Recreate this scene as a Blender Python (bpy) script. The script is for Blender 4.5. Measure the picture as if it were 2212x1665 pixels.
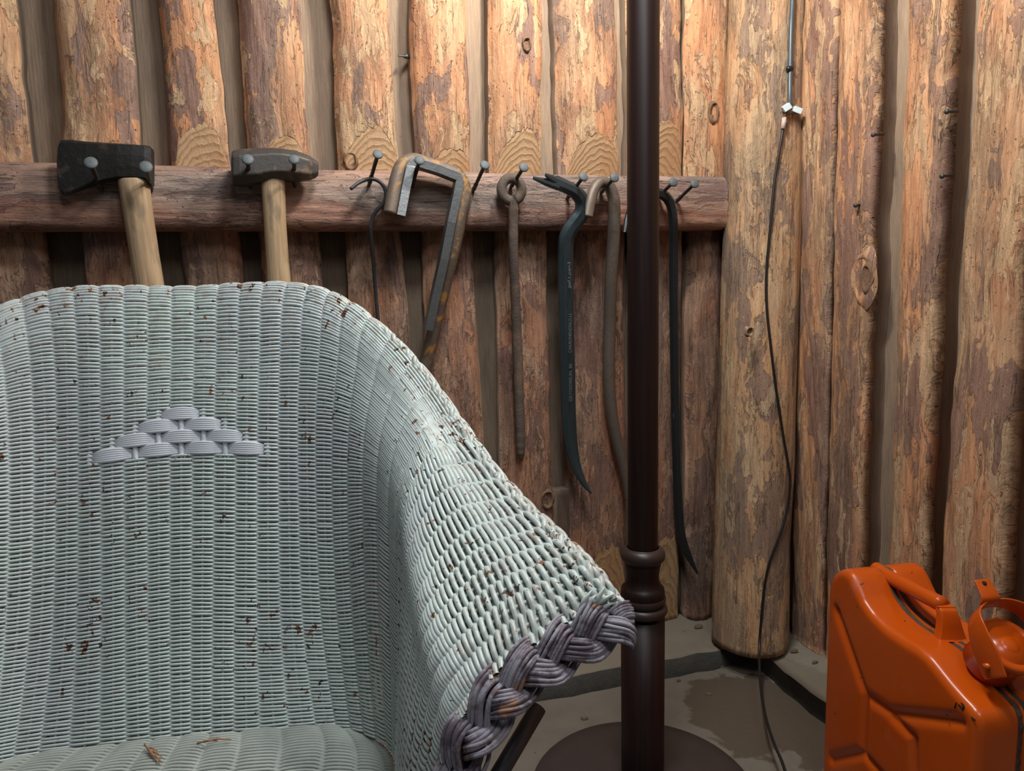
import bpy, math, random
import numpy as np
from mathutils import Matrix, Vector

sc = bpy.context.scene
for o in list(bpy.data.objects):
    bpy.data.objects.remove(o)
COL = sc.collection
random.seed(7)
RNG = np.random.RandomState(11)

# ------------------------------------------------------------------ camera
F, CX, CY = 1580.0, 1106.0, 832.5          # focal length in pixels of a 2212 x 1665 frame
dn = np.array([275., 11700., F]); dn /= np.linalg.norm(dn)
yv = np.array([-466., -198., F]); yv -= dn * (yv @ dn); yv /= np.linalg.norm(yv)
upv = -dn
xv = np.cross(yv, upv)
M = np.array([xv, yv, upv])
CAM = np.array([-0.896, -1.305, 0.82])
cam_data = bpy.data.cameras.new('camera')
cam_data.sensor_width = 36.0
cam_data.lens = F / 2212.0 * 36.0
cam_data.clip_start = 0.02
cam = bpy.data.objects.new('camera', cam_data)
COL.objects.link(cam)
R3 = np.stack([M[:, 0], -M[:, 1], -M[:, 2]], axis=1)
mw = Matrix.Identity(4)
for i in range(3):
    for j in range(3):
        mw[i][j] = R3[i, j]
    mw[i][3] = CAM[i]
cam.matrix_world = mw
sc.camera = cam

# ------------------------------------------------------------------ world, lights, exposure
w = bpy.data.worlds.new('world'); sc.world = w; w.use_nodes = True
bg = w.node_tree.nodes['Background']
bg.inputs[0].default_value = (0.72, 0.76, 0.82, 1)
bg.inputs[1].default_value = 0.09
sc.view_settings.view_transform = 'Standard'
sc.view_settings.look = 'None'
sc.view_settings.exposure = 0.0
sc.view_settings.gamma = 1.0
sc.view_settings.use_curve_mapping = False

def lamp(name, kind, loc, energy, color, size=0.1, target=None):
    l = bpy.data.lights.new(name, kind)
    l.energy = energy; l.color = color
    if kind == 'AREA':
        l.shape = 'DISK'; l.size = size
    elif kind in ('POINT', 'SPOT'):
        l.shadow_soft_size = size
    o = bpy.data.objects.new(name, l); COL.objects.link(o)
    o.location = loc
    if target is not None:
        o.rotation_euler = (Vector(target) - Vector(loc)).to_track_quat('-Z', 'Y').to_euler()
    return o
LAMP_XY = (-0.405, -0.315)
lamp('bulb_light', 'POINT', (LAMP_XY[0], LAMP_XY[1], 1.60), 27.0, (1.0, 0.955, 0.88), 0.045)
lamp('chair_fill_light', 'AREA', (-0.62, -0.62, 1.74), 9.0, (0.95, 0.98, 1.0), 0.22, (-0.80, -0.50, 0.4))  # added overhead fill to brighten the chair, not a known lamp
lamp('back_fill_light', 'AREA', (-0.70, -1.60, 2.0), 6.5, (0.96, 0.98, 1.0), 0.5, (-0.4, -0.1, 0.7))  # added soft fill above and behind the camera, no real opening there

# ------------------------------------------------------------------ pixel -> point on a real plane
def ray(px, py):
    return M @ np.array([(px - CX) / F, (py - CY) / F, 1.0])
def on(px, py, ax, val):
    r = ray(px, py); k = (val - CAM[ax]) / r[ax]
    return CAM + r * k
def onY(px, py, y): return on(px, py, 1, y)
def onX(px, py, x): return on(px, py, 0, x)
def onZ(px, py, z): return on(px, py, 2, z)
def at(px, py, d): return CAM + ray(px, py) * d
def on_plane(px, py, p0, n):
    r = ray(px, py); k = ((p0 - CAM) @ n) / (r @ n)
    return CAM + r * k

# ------------------------------------------------------------------ object helpers
def world_of(o):
    v = np.zeros(3)
    while o is not None:
        v += np.array(o.location); o = o.parent
    return v
def tag(o, label=None, cat=None, group=None, kind=None):
    if label: o['label'] = label
    if cat: o['category'] = cat
    if group: o['group'] = group
    if kind: o['kind'] = kind
    return o
def thing(name, loc, label=None, cat=None, group=None, kind=None):
    o = bpy.data.objects.new(name, None); COL.objects.link(o)
    o.empty_display_size = 0.05
    o.location = [float(a) for a in loc]
    return tag(o, label, cat, group, kind)
def obj(name, verts, faces, mat, parent=None, smooth=True, uv=None, attrs=None, fmat=None, origin=None):
    V = np.asarray(verts, float)
    base = world_of(parent) if parent is not None else np.zeros(3)
    loc = np.zeros(3)
    if parent is None and origin is not None:
        loc = np.asarray(origin, float)
    Vl = V - base - loc
    me = bpy.data.meshes.new(name)
    if isinstance(faces, np.ndarray):
        n, k = faces.shape
        me.vertices.add(len(Vl)); me.vertices.foreach_set('co', Vl.astype(np.float32).ravel())
        me.loops.add(n * k); me.loops.foreach_set('vertex_index', faces.astype(np.int32).ravel())
        me.polygons.add(n)
        me.polygons.foreach_set('loop_start', np.arange(0, n * k, k, dtype=np.int32))
        me.polygons.foreach_set('loop_total', np.full(n, k, dtype=np.int32))
        me.update(calc_edges=True)
    else:
        me.from_pydata([tuple(map(float, v)) for v in Vl], [], [tuple(map(int, f)) for f in faces])
        me.update()
    mats = mat if isinstance(mat, (list, tuple)) else [mat]
    for m_ in mats: me.materials.append(m_)
    me.polygons.foreach_set('use_smooth', [bool(smooth)] * len(me.polygons))
    if fmat is not None:
        me.polygons.foreach_set('material_index', np.asarray(fmat, dtype=np.int32))
    if uv is not None:
        l = me.uv_layers.new(name='UVMap')
        li = np.zeros(len(me.loops), dtype=np.int32); me.loops.foreach_get('vertex_index', li)
        l.data.foreach_set('uv', np.asarray(uv, np.float32)[li].ravel())
    if attrs:
        for an, av in attrs.items():
            a = me.attributes.new(an, 'FLOAT', 'POINT')
            a.data.foreach_set('value', np.asarray(av, np.float32))
    me.validate()
    o = bpy.data.objects.new(name, me); COL.objects.link(o)
    if parent is not None: o.parent = parent
    o.location = [float(a) for a in loc]
    return o
def bevel(o, wd, seg=2, ang=0.6):
    m_ = o.modifiers.new('bevel', 'BEVEL'); m_.width = wd; m_.segments = seg
    m_.limit_method = 'ANGLE'; m_.angle_limit = ang
    return o

class MB:
    """collects shapes, then links them as one mesh"""
    def __init__(s): s.v = []; s.f = []
    def add(s, V, Fs):
        b = len(s.v); s.v += [tuple(map(float, p)) for p in V]; s.f += [tuple(int(i) + b for i in f) for f in Fs]
    def build(s, name, mat, parent=None, smooth=True, **k):
        return obj(name, s.v, s.f, mat, parent, smooth, **k)

def frames(P):
    P = np.asarray(P, float); n = len(P)
    T = np.gradient(P, axis=0); T /= np.linalg.norm(T, axis=1)[:, None] + 1e-12
    N = np.zeros_like(P)
    a = np.array([0, 1., 0]) if abs(T[0][1]) < .9 else np.array([1., 0, 0])
    u = a - T[0] * (a @ T[0]); u /= np.linalg.norm(u); N[0] = u
    for i in range(1, n):
        u = N[i - 1] - T[i] * (N[i - 1] @ T[i]); N[i] = u / (np.linalg.norm(u) + 1e-12)
    return T, N, np.cross(T, N)
def tube(P, r, nseg=10, cap=True, sx=1.0, sy=1.0, ang0=0.0, frame=None):
    P = np.asarray(P, float); n = len(P)
    r = np.full(n, float(r)) if np.isscalar(r) else np.asarray(r, float)
    sx = np.full(n, float(sx)) if np.isscalar(sx) else np.asarray(sx, float)
    sy = np.full(n, float(sy)) if np.isscalar(sy) else np.asarray(sy, float)
    T, N, B = frames(P) if frame is None else frame
    V = []
    for i in range(n):
        for k in range(nseg):
            a = ang0 + 2 * math.pi * k / nseg
            V.append(P[i] + N[i] * math.cos(a) * r[i] * sx[i] + B[i] * math.sin(a) * r[i] * sy[i])
    Fs = []
    for i in range(n - 1):
        for k in range(nseg):
            k2 = (k + 1) % nseg
            Fs.append((i * nseg + k, i * nseg + k2, (i + 1) * nseg + k2, (i + 1) * nseg + k))
    if cap:
        Fs.append(tuple(range(nseg - 1, -1, -1)))
        Fs.append(tuple((n - 1) * nseg + k for k in range(nseg)))
    return V, Fs
def smooth_path(P, n=8):
    P = np.asarray(P, float)
    Q = np.vstack([2 * P[0] - P[1], P, 2 * P[-1] - P[-2]])
    out = []
    for i in range(1, len(Q) - 2):
        p0, p1, p2, p3 = Q[i - 1], Q[i], Q[i + 1], Q[i + 2]
        for k in range(n):
            t = k / n
            out.append(.5 * ((2 * p1) + (-p0 + p2) * t + (2 * p0 - 5 * p1 + 4 * p2 - p3) * t * t + (-p0 + 3 * p1 - 3 * p2 + p3) * t ** 3))
    out.append(P[-1])
    return np.array(out)
def lathe(prof, c, nseg=64):
    """prof: list of (radius, z); closed at both ends when radius is 0"""
    V = []; Fs = []
    for r, z in prof:
        for k in range(nseg):
            a = 2 * math.pi * k / nseg
            V.append((c[0] + r * math.cos(a), c[1] + r * math.sin(a), z))
    for i in range(len(prof) - 1):
        for k in range(nseg):
            k2 = (k + 1) % nseg
            Fs.append((i * nseg + k, i * nseg + k2, (i + 1) * nseg + k2, (i + 1) * nseg + k))
    Fs.append(tuple(range(nseg - 1, -1, -1)))
    Fs.append(tuple((len(prof) - 1) * nseg + k for k in range(nseg)))
    return V, Fs
def box(c, hx, hy, hz, ex=(1, 0, 0), ey=(0, 1, 0), ez=(0, 0, 1)):
    c = np.asarray(c, float); ex, ey, ez = map(lambda a: np.asarray(a, float), (ex, ey, ez))
    V = [c + sx * hx * ex + sy * hy * ey + sz * hz * ez for sz in (-1, 1) for sy in (-1, 1) for sx in (-1, 1)]
    Fs = [(0, 2, 3, 1), (4, 5, 7, 6), (0, 1, 5, 4), (2, 6, 7, 3), (0, 4, 6, 2), (1, 3, 7, 5)]
    return V, Fs
def nspline(x, Y, xq):
    """natural cubic spline through Y (n, ...) at knots x"""
    x = np.asarray(x, float); Y = np.asarray(Y, float); n = len(x)
    sh = Y.shape[1:]; Yf = Y.reshape(n, -1)
    h = np.diff(x); A = np.eye(n); b = np.zeros_like(Yf)
    for i in range(1, n - 1):
        A[i, i - 1] = h[i - 1]; A[i, i] = 2 * (h[i - 1] + h[i]); A[i, i + 1] = h[i]
        b[i] = 6 * ((Yf[i + 1] - Yf[i]) / h[i] - (Yf[i] - Yf[i - 1]) / h[i - 1])
    m2 = np.linalg.solve(A, b)
    xq = np.asarray(xq, float); idx = np.clip(np.searchsorted(x, xq) - 1, 0, n - 2)
    hh = h[idx][:, None]; a = (x[idx + 1] - xq)[:, None]; c = (xq - x[idx])[:, None]
    out = (m2[idx] * a ** 3 + m2[idx + 1] * c ** 3) / (6 * hh) + (Yf[idx] / hh - m2[idx] * hh / 6) * a + (Yf[idx + 1] / hh - m2[idx + 1] * hh / 6) * c
    return out.reshape((len(xq),) + sh)
def vnoise1(x, seed, scale):
    """smooth 1d value noise"""
    r = np.random.RandomState(seed).rand(512) * 2 - 1
    x = np.asarray(x, float) / scale + 100.3
    i = np.floor(x).astype(int); f = x - i; f = f * f * (3 - 2 * f)
    return r[i % 512] * (1 - f) + r[(i + 1) % 512] * f

# ------------------------------------------------------------------ materials
class NT:
    def __init__(s, name):
        s.m = bpy.data.materials.new(name); s.m.use_nodes = True
        s.t = s.m.node_tree; s.b = s.t.nodes['Principled BSDF']
    def n(s, ty, **k):
        nd = s.t.nodes.new(ty)
        for a, v in k.items(): setattr(nd, a, v)
        return nd
    def set(s, sock, v):
        if isinstance(v, bpy.types.NodeSocket): s.t.links.new(v, sock)
        elif isinstance(v, (tuple, list)) and len(v) == 3 and sock.type == 'RGBA': sock.default_value = (*v, 1)
        else: sock.default_value = v
    def math(s, op, a, b=0.0, c=None, clamp=False):
        nd = s.n('ShaderNodeMath', operation=op, use_clamp=clamp)
        s.set(nd.inputs[0], a); s.set(nd.inputs[1], b)
        if c is not None: s.set(nd.inputs[2], c)
        return nd.outputs[0]
    def vmul(s, v, k, off=(0, 0, 0)):
        nd = s.n('ShaderNodeVectorMath', operation='MULTIPLY_ADD')
        s.set(nd.inputs[0], v); nd.inputs[1].default_value = k; nd.inputs[2].default_value = off
        return nd.outputs[0]
    def noise(s, v, scale=1.0, detail=4, rough=.55, dist=0.0):
        nd = s.n('ShaderNodeTexNoise'); s.set(nd.inputs['Vector'], v)
        nd.inputs['Scale'].default_value = scale; nd.inputs['Detail'].default_value = detail
        nd.inputs['Roughness'].default_value = rough; nd.inputs['Distortion'].default_value = dist
        return nd.outputs[0]
    def voro(s, v, scale=1.0):
        nd = s.n('ShaderNodeTexVoronoi'); s.set(nd.inputs['Vector'], v); nd.inputs['Scale'].default_value = scale
        return nd.outputs['Distance']
    def step(s, v, lo, hi):
        nd = s.n('ShaderNodeMapRange', interpolation_type='SMOOTHSTEP')
        s.set(nd.inputs[0], v); nd.inputs[1].default_value = lo; nd.inputs[2].default_value = hi
        return nd.outputs[0]
    def mix(s, f, a, b, blend='MIX'):
        nd = s.n('ShaderNodeMix', data_type='RGBA', blend_type=blend)
        s.set(nd.inputs[0], f); s.set(nd.inputs[6], a); s.set(nd.inputs[7], b)
        return nd.outputs[2]
    def uv(s): return s.n('ShaderNodeTexCoord').outputs['UV']
    def ob(s): return s.n('ShaderNodeTexCoord').outputs['Object']
    def attr(s, a): return s.n('ShaderNodeAttribute', attribute_name=a).outputs['Fac']
    def bump(s, h, strength=.5, dist=.003):
        nd = s.n('ShaderNodeBump'); nd.inputs['Strength'].default_value = strength; nd.inputs['Distance'].default_value = dist
        s.set(nd.inputs['Height'], h); s.t.links.new(nd.outputs[0], s.b.inputs['Normal'])
    def out(s, col, rough=.6, metal=0.0, spec=None):
        s.set(s.b.inputs['Base Color'], col); s.set(s.b.inputs['Roughness'], rough); s.set(s.b.inputs['Metallic'], metal)
        if spec is not None: s.b.inputs['Specular IOR Level'].default_value = spec
        return s.m

def wood(name, base1, base2, dark, light, grey, dark_lo=.53, light_lo=.56, grey_amt=.45, vscale=1.0, bumpd=.004, rings=False, rail=False):
    s = NT(name); uv = s.uv()
    warp = s.n('ShaderNodeTexNoise'); s.set(warp.inputs['Vector'], s.vmul(uv, (34, 13 * vscale, 1))); warp.inputs['Scale'].default_value = 1; warp.inputs['Detail'].default_value = 3
    wv = s.vmul(warp.outputs['Color'], (1.1, .9, 0))
    def wuv(k, off):
        nd = s.n('ShaderNodeVectorMath', operation='ADD'); s.set(nd.inputs[0], s.vmul(uv, k, off)); s.set(nd.inputs[1], wv); return nd.outputs[0]
    rnd = s.math('MULTIPLY', s.math('SUBTRACT', s.n('ShaderNodeObjectInfo').outputs['Random'], .5), .075)
    n0 = s.noise(s.vmul(uv, (11, 2.6 * vscale, 1)), 1, 4, .55, .6)
    col = s.mix(s.step(n0, .38, .62), base1, base2)
    pn = s.math('ADD', s.noise(wuv((16, 4.2 * vscale, 1), (3.1, 7.7, 0)), 1, 8, .60, .1), rnd)
    m1 = s.step(pn, dark_lo, dark_lo + .014)
    m1b = s.step(pn, dark_lo + .03, dark_lo + .12)
    pn2 = s.noise(wuv((26, 7 * vscale, 1), (17, 2.7, 0)), 1, 7, .6, .1)
    m3 = s.step(pn2, .545, .555)
    ln = s.math('SUBTRACT', s.noise(wuv((22, 5.5 * vscale, 1), (11, 3, 5)), 1, 9, .66, .3), rnd)
    m2 = s.step(ln, light_lo, light_lo + .012)
    gn = s.noise(s.vmul(uv, (10, 3.5 * vscale, 1), (1, 9, 2)), 1, 5, .6, .3)
    mg = s.math('MULTIPLY', s.step(gn, .44, .66), grey_amt)
    dk2 = s.mix(.5, dark, (dark[0] * .55, dark[1] * .48, dark[2] * .5))
    col = s.mix(s.math('MULTIPLY', m3, .45), col, (base2[0] * .72, base2[1] * .62, base2[2] * .62))
    col = s.mix(s.math('MULTIPLY', m1, .82), col, s.mix(m1b, dark, dk2))
    col = s.mix(mg, col, grey)
    col = s.mix(s.math('MULTIPLY', m2, .72), col, light)
    edge = s.math('SUBTRACT', 1.0, s.step(s.math('ABSOLUTE', s.math('SUBTRACT', pn, dark_lo + .004)), .001, .007))
    edge2 = s.math('SUBTRACT', 1.0, s.step(s.math('ABSOLUTE', s.math('SUBTRACT', ln, light_lo - .003)), .001, .006))
    edge = s.math('MULTIPLY', s.math('MAXIMUM', edge, edge2), s.step(s.noise(s.vmul(uv, (50, 22, 1)), 1, 2), .46, .56))
    g = s.noise(s.vmul(uv, (480, 20, 1)), 1, 4, .65, .3)
    g2 = s.noise(s.vmul(uv, (100, 7, 1)), 1, 4, .65, .5)
    gf = s.math('ADD', s.math('MULTIPLY', s.step(g, .25, .75), .30), s.math('MULTIPLY', s.step(g2, .3, .7), .42))
    gc = s.n('ShaderNodeCombineColor'); v = s.math('ADD', gf, .66)
    for i in range(3): s.set(gc.inputs[i], v)
    col = s.mix(1.0, col, gc.outputs[0], 'MULTIPLY')
    vo = s.voro(s.vmul(uv, (150, 105, 1)), 1)
    msk = s.step(s.noise(s.vmul(uv, (40, 14, 1), (5, 5, 1)), 1, 2), .46, .58)
    hole = s.math('MULTIPLY', s.math('SUBTRACT', 1.0, s.step(vo, .08, .15)), msk)
    fl = s.noise(s.vmul(uv, (160, 80, 1), (8, 1, 1)), 1, 5, .72, 1.2)
    fleck = s.step(fl, .635, .67)
    cr = s.noise(s.vmul(uv, (80, 3.2, 1), (2, 2, 6)), 1, 4, .55, .5)
    crack = s.math('SUBTRACT', 1.0, s.step(s.math('ABSOLUTE', s.math('SUBTRACT', cr, .5)), .0, .009))
    crack = s.math('MULTIPLY', crack, s.step(gn, .42, .5))
    dk = s.math('MAXIMUM', s.math('MAXIMUM', hole, s.math('MULTIPLY', fleck, .5)), s.math('MAXIMUM', s.math('MULTIPLY', crack, .6), s.math('MULTIPLY', edge, .5)))
    fb = s.step(s.noise(s.vmul(uv, (230, 120, 1), (3, 8, 1)), 1, 5, .7, 1.0), .62, .67)
    col = s.mix(s.math('MULTIPLY', fb, .5), col, (min(1, light[0] * 1.15), min(1, light[1] * 1.15), light[2] * 1.2))
    col = s.mix(dk, col, (.045, .028, .019))
    flaky = s.noise(s.vmul(uv, (120, 60, 1)), 1, 7, .72, 1.5)
    h = s.math('ADD', s.math('MULTIPLY', m1, -.5), s.math('MULTIPLY', m2, .35))
    h = s.math('ADD', h, s.math('MULTIPLY', gf, .35))
    h = s.math('ADD', h, s.math('MULTIPLY', flaky, s.math('ADD', .7, s.math('MULTIPLY', s.math('MAXIMUM', m2, s.step(gn, .5, .6)), 1.5))))
    h = s.math('ADD', h, s.math('MULTIPLY', dk, -.7))
    if rings:
        r = s.attr('ring'); cut = s.step(s.attr('cut'), -.0002, .0003)
        wob = s.noise(s.vmul(uv, (22, 14, 1)), 1, 3, .55)
        q = s.math('ADD', s.math('MULTIPLY', r, 210.0), s.math('MULTIPLY', wob, 3.2))
        f = s.math('FRACT', q)
        line = s.math('MULTIPLY', s.step(f, .35, .92), s.math('SUBTRACT', 1.0, s.step(f, .92, 1.0)))
        rb = s.mix(s.step(s.noise(s.vmul(uv, (12, 6, 1)), 1, 4), .4, .65), (.56, .37, .21), (.52, .30, .155))
        rc = s.mix(s.math('MULTIPLY', line, .55), rb, (.30, .16, .08))
        rc = s.mix(s.math('MULTIPLY', s.math('MAXIMUM', hole, s.math('MULTIPLY', fleck, .6)), .8), rc, (.06, .04, .03))
        col = s.mix(cut, col, rc)
        h = s.mix(cut, h, s.math('ADD', s.math('MULTIPLY', line, .25), s.math('MULTIPLY', flaky, .5)))
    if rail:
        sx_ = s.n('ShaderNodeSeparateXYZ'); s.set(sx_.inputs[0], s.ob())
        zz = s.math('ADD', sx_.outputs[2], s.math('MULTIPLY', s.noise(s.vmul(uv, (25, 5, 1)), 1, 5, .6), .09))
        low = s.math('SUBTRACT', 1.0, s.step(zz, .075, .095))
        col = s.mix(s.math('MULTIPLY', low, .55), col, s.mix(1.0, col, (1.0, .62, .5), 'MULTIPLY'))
        ck = s.noise(s.vmul(uv, (45, 2.6, 1), (1, 4, 2)), 1, 5, .6, .8)
        lin = s.math('MULTIPLY', s.math('SUBTRACT', 1.0, s.step(s.math('ABSOLUTE', s.math('SUBTRACT', ck, .5)), 0, .012)), s.step(gn, .46, .52))
        col = s.mix(s.math('MULTIPLY', lin, .8), col, (.05, .032, .025))
    s.bump(h, .8, bumpd)
    return s.out(col, .74, 0, .22)

LIGHT = (.76, .52, .31)
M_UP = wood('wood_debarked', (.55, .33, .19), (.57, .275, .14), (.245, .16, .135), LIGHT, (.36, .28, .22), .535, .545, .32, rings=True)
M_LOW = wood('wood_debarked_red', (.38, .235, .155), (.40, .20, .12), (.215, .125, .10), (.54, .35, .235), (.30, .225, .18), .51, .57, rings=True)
M_RIGHT = wood('wood_right', (.58, .355, .205), (.60, .295, .15), (.27, .165, .13), (.76, .51, .30), (.38, .29, .20), .54, .55, .3, .75, rings=True)
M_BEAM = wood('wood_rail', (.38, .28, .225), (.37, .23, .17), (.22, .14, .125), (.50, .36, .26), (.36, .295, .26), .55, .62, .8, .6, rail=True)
M_POST = wood('wood_post', (.53, .355, .21), (.55, .31, .16), (.25, .17, .13), (.64, .46, .29), (.37, .295, .215), .535, .55, .4, 1.0)

def sawn(name, c1, c2, diag=True):
    s = NT(name); uv = s.uv()
    n = s.noise(s.vmul(uv, (22, 4, 1)), 1, 6, .6, .4)
    col = s.mix(s.step(n, .35, .65), c1, c2)
    g = s.noise(s.vmul(uv, (300, 18, 1)), 1, 4, .65)
    cc = s.n('ShaderNodeCombineColor'); v = s.math('ADD', s.math('MULTIPLY', g, .8), .5)
    for i in range(3): s.set(cc.inputs[i], v)
    col = s.mix(1, col, cc.outputs[0], 'MULTIPLY')
    spk = s.step(s.noise(s.vmul(uv, (160, 110, 1)), 1, 4, .7), .66, .70)
    col = s.mix(s.math('MULTIPLY', spk, .6), col, (.04, .03, .022))
    wv = s.n('ShaderNodeTexWave', wave_type='BANDS'); s.set(wv.inputs[0], s.vmul(uv, (60, 85, 0)))
    wv.inputs['Scale'].default_value = 1.0; wv.inputs['Distortion'].default_value = 3.0; wv.inputs['Detail'].default_value = 3
    h = s.math('ADD', s.math('MULTIPLY', wv.outputs['Fac'], .25 if diag else .1), s.math('MULTIPLY', s.noise(s.vmul(uv, (200, 120, 1)), 1, 5, .7), .8))
    s.bump(h, .6, .002)
    return s.out(col, .85, 0, .15)
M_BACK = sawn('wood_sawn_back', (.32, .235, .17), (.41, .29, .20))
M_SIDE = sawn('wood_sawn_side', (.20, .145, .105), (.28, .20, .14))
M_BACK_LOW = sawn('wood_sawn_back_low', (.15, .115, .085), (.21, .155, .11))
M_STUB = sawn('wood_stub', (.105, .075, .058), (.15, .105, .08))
M_SIDE_R = sawn('wood_sawn_side_right', (.36, .27, .21), (.45, .34, .26))  # lighter copy of the sawn side wood, making up in colour for dim light
def ring_mat():
    s = NT('wood_cut_rings'); r = s.attr('ring'); uv = s.uv()
    wob = s.noise(s.vmul(uv, (16, 9, 1)), 1, 3, .5)
    q = s.math('ADD', s.math('MULTIPLY', r, 150.0), s.math('MULTIPLY', wob, 4.2))
    f = s.math('FRACT', q)
    line = s.math('MULTIPLY', s.step(f, .45, .93), s.math('SUBTRACT', 1.0, s.step(f, .93, 1.0)))
    base = s.mix(s.step(s.noise(s.vmul(uv, (12, 6, 1)), 1, 4), .4, .65), (.53, .335, .185), (.50, .275, .14))
    col = s.mix(s.math('MULTIPLY', line, .6), base, (.27, .14, .065))
    sp = s.step(s.noise(s.vmul(uv, (150, 100, 1)), 1, 4, .7), .66, .70)
    col = s.mix(s.math('MULTIPLY', sp, .7), col, (.06, .04, .03))
    s.bump(s.math('ADD', s.math('MULTIPLY', line, .4), s.noise(s.vmul(uv, (250, 160, 1)), 1, 4)), .5, .0015)
    return s.out(col, .75, 0, .2)
M_RING = ring_mat()

def concrete(name, c1, c2, damp):
    s = NT(name); ob = s.ob()
    n = s.noise(s.vmul(ob, (3, 3, 3)), 1, 6, .6, .3); n2 = s.noise(ob, 26, 6, .65)
    col = s.mix(s.step(n, .35, .65), c1, c2)
    col = s.mix(s.math('MULTIPLY', s.step(n2, .3, .7), .45), col, (c1[0] * 1.35, c1[1] * 1.33, c1[2] * 1.28))
    d = s.n('ShaderNodeVectorMath', operation='DISTANCE'); s.set(d.inputs[0], s.vmul(ob, (1, 1.0, 0))); d.inputs[1].default_value = (-.06, -.20, 0)
    dist = s.math('ADD', d.outputs['Value'], s.math('MULTIPLY', s.noise(ob, 9, 5, .6, .5), .28))
    wet = s.math('SUBTRACT', 1.0, s.step(dist, .285, .30))
    wet = s.math('MULTIPLY', wet, damp)
    col = s.mix(s.math('MULTIPLY', wet, .75), col, (.085, .06, .04))
    sp = s.step(s.noise(ob, 60, 5, .7), .68, .72)
    col = s.mix(sp, col, (.03, .025, .02))
    s.bump(s.math('ADD', s.noise(ob, 60, 8, .65), s.math('MULTIPLY', n2, .6)), .5, .003)
    return s.out(col, s.math('SUBTRACT', .85, s.math('MULTIPLY', wet, .35)), 0, .3)
M_FLOOR = concrete('concrete_floor', (.155, .133, .108), (.205, .178, .145), 1.0)
M_LEDGE = concrete('concrete_ledge', (.20, .175, .135), (.25, .22, .17), .35)
def simple(name, c, rough=.5, metal=0., bumpscale=None, bs=.3, bd=.001, var=.25, spec=None):
    s = NT(name); ob = s.ob()
    n = s.noise(ob, 35, 5, .6)
    col = s.mix(n, tuple(a * (1 - var) for a in c), tuple(min(1, a * (1 + var)) for a in c))
    if bumpscale: s.bump(s.noise(ob, bumpscale, 6, .65), bs, bd)
    return s.out(col, rough, metal, spec)
M_LEDGEFACE = simple('dark_ledge_face', (.055, .052, .043), .8, 0, 90, .8, .004, .6)  # front face of the ledge, much darker than its top
M_DARK = simple('dark_void', (.012, .01, .008), .95)
M_PAINTED_IRON = simple('black_iron_leg', (.03, .03, .04), .4)

def chair_paint():
    s = NT('mint_wicker_paint'); ob = s.ob(); wr = s.attr('wear')
    n = s.noise(ob, 9, 4, .5)
    col = s.mix(s.step(n, .38, .62), (.51, .585, .555), (.475, .535, .515))
    # greyer undercoat low on the woven shell where the mint layer has rubbed off
    lv = s.step(s.noise(ob, 5, 3, .5), .45, .62)
    col = s.mix(s.math('MULTIPLY', lv, .5), col, (.46, .475, .495))
    yel = s.math('MULTIPLY', s.step(s.noise(ob, 55, 3, .5), .60, .66), s.step(wr, .55, 1.1))
    col = s.mix(s.math('MULTIPLY', yel, .6), col, (.66, .60, .38))
    worn = s.step(s.math('ADD', s.noise(ob, 95, 4, .6), s.math('MULTIPLY', wr, .17)), .60, .70)
    col = s.mix(s.math('MULTIPLY', worn, .5), col, (.36, .33, .30))
    vo = s.noise(s.vmul(ob, (135, 135, 75)), 1, 3, .6, .2)
    big = s.noise(ob, 14, 2, .5)
    thr = s.math('ADD', vo, s.math('ADD', s.math('MULTIPLY', s.math('SUBTRACT', big, .5), .28), s.math('MULTIPLY', wr, .075)))
    chip = s.step(thr, .690, .705)
    br = s.mix(s.step(s.noise(ob, 120, 2), .4, .6), (.05, .028, .02), (.24, .10, .05))
    col = s.mix(chip, col, br)
    s.bump(s.math('ADD', s.math('MULTIPLY', s.noise(ob, 420, 4, .6), .5), s.math('MULTIPLY', chip, -.5)), .3, .0006)
    return s.out(col, s.math('ADD', .38, s.math('MULTIPLY', chip, .35)), 0, .4)
M_CHAIR = chair_paint()
M_SEAT = simple('worn_shaded_seat_paint', (.33, .355, .32), .6, 0, 60, .3, .001, .3)  # dirtier worn paint, darkened further to stand in for the arm's shadow
M_LAV = simple('lavender_paint', (.52, .545, .59), .5, 0, 200, .2, .0005, .12)
M_BRAID = None
def braid_paint():
    s = NT('braid_paint'); ob = s.ob()
    n = s.noise(ob, 60, 4, .6)
    col = s.mix(s.step(n, .42, .60), (.29, .27, .31), (.11, .085, .105))
    col = s.mix(s.step(s.noise(ob, 30, 3), .60, .66), col, (.36, .20, .12))
    s.bump(s.noise(ob, 500, 4), .4, .0006)
    return s.out(col, .6, 0, .25)
M_BRAID = braid_paint()

def rusty(name, base, rust, amt_lo, rough=.6, metal=.5, bs=150, bd=.0012):
    s = NT(name); ob = s.ob()
    n = s.noise(ob, 26, 6, .65, .4); n2 = s.noise(ob, 130, 5, .7)
    m = s.step(s.math('ADD', n, s.math('MULTIPLY', n2, .25)), amt_lo, amt_lo + .09)
    col = s.mix(m, base, rust)
    col = s.mix(s.math('MULTIPLY', s.step(n2, .5, .75), .5), col, tuple(a * .45 for a in base))
    s.bump(s.math('ADD', s.noise(ob, bs, 6, .7), s.math('MULTIPLY', n, .5)), .6, bd)
    return s.out(col, rough, s.math('MULTIPLY', s.math('SUBTRACT', 1.0, m), metal))
M_AXE = rusty('black_rusted_steel', (.018, .016, .015), (.05, .032, .024), .68, .55, .3, 110, .002)
M_HAM = rusty('hammer_steel', (.085, .075, .068), (.16, .11, .075), .66, .5, .5, 90, .001)
M_RUSTBAR = rusty('rusty_bar', (.17, .13, .10), (.40, .20, .05), .655, .6, .35)
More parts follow.
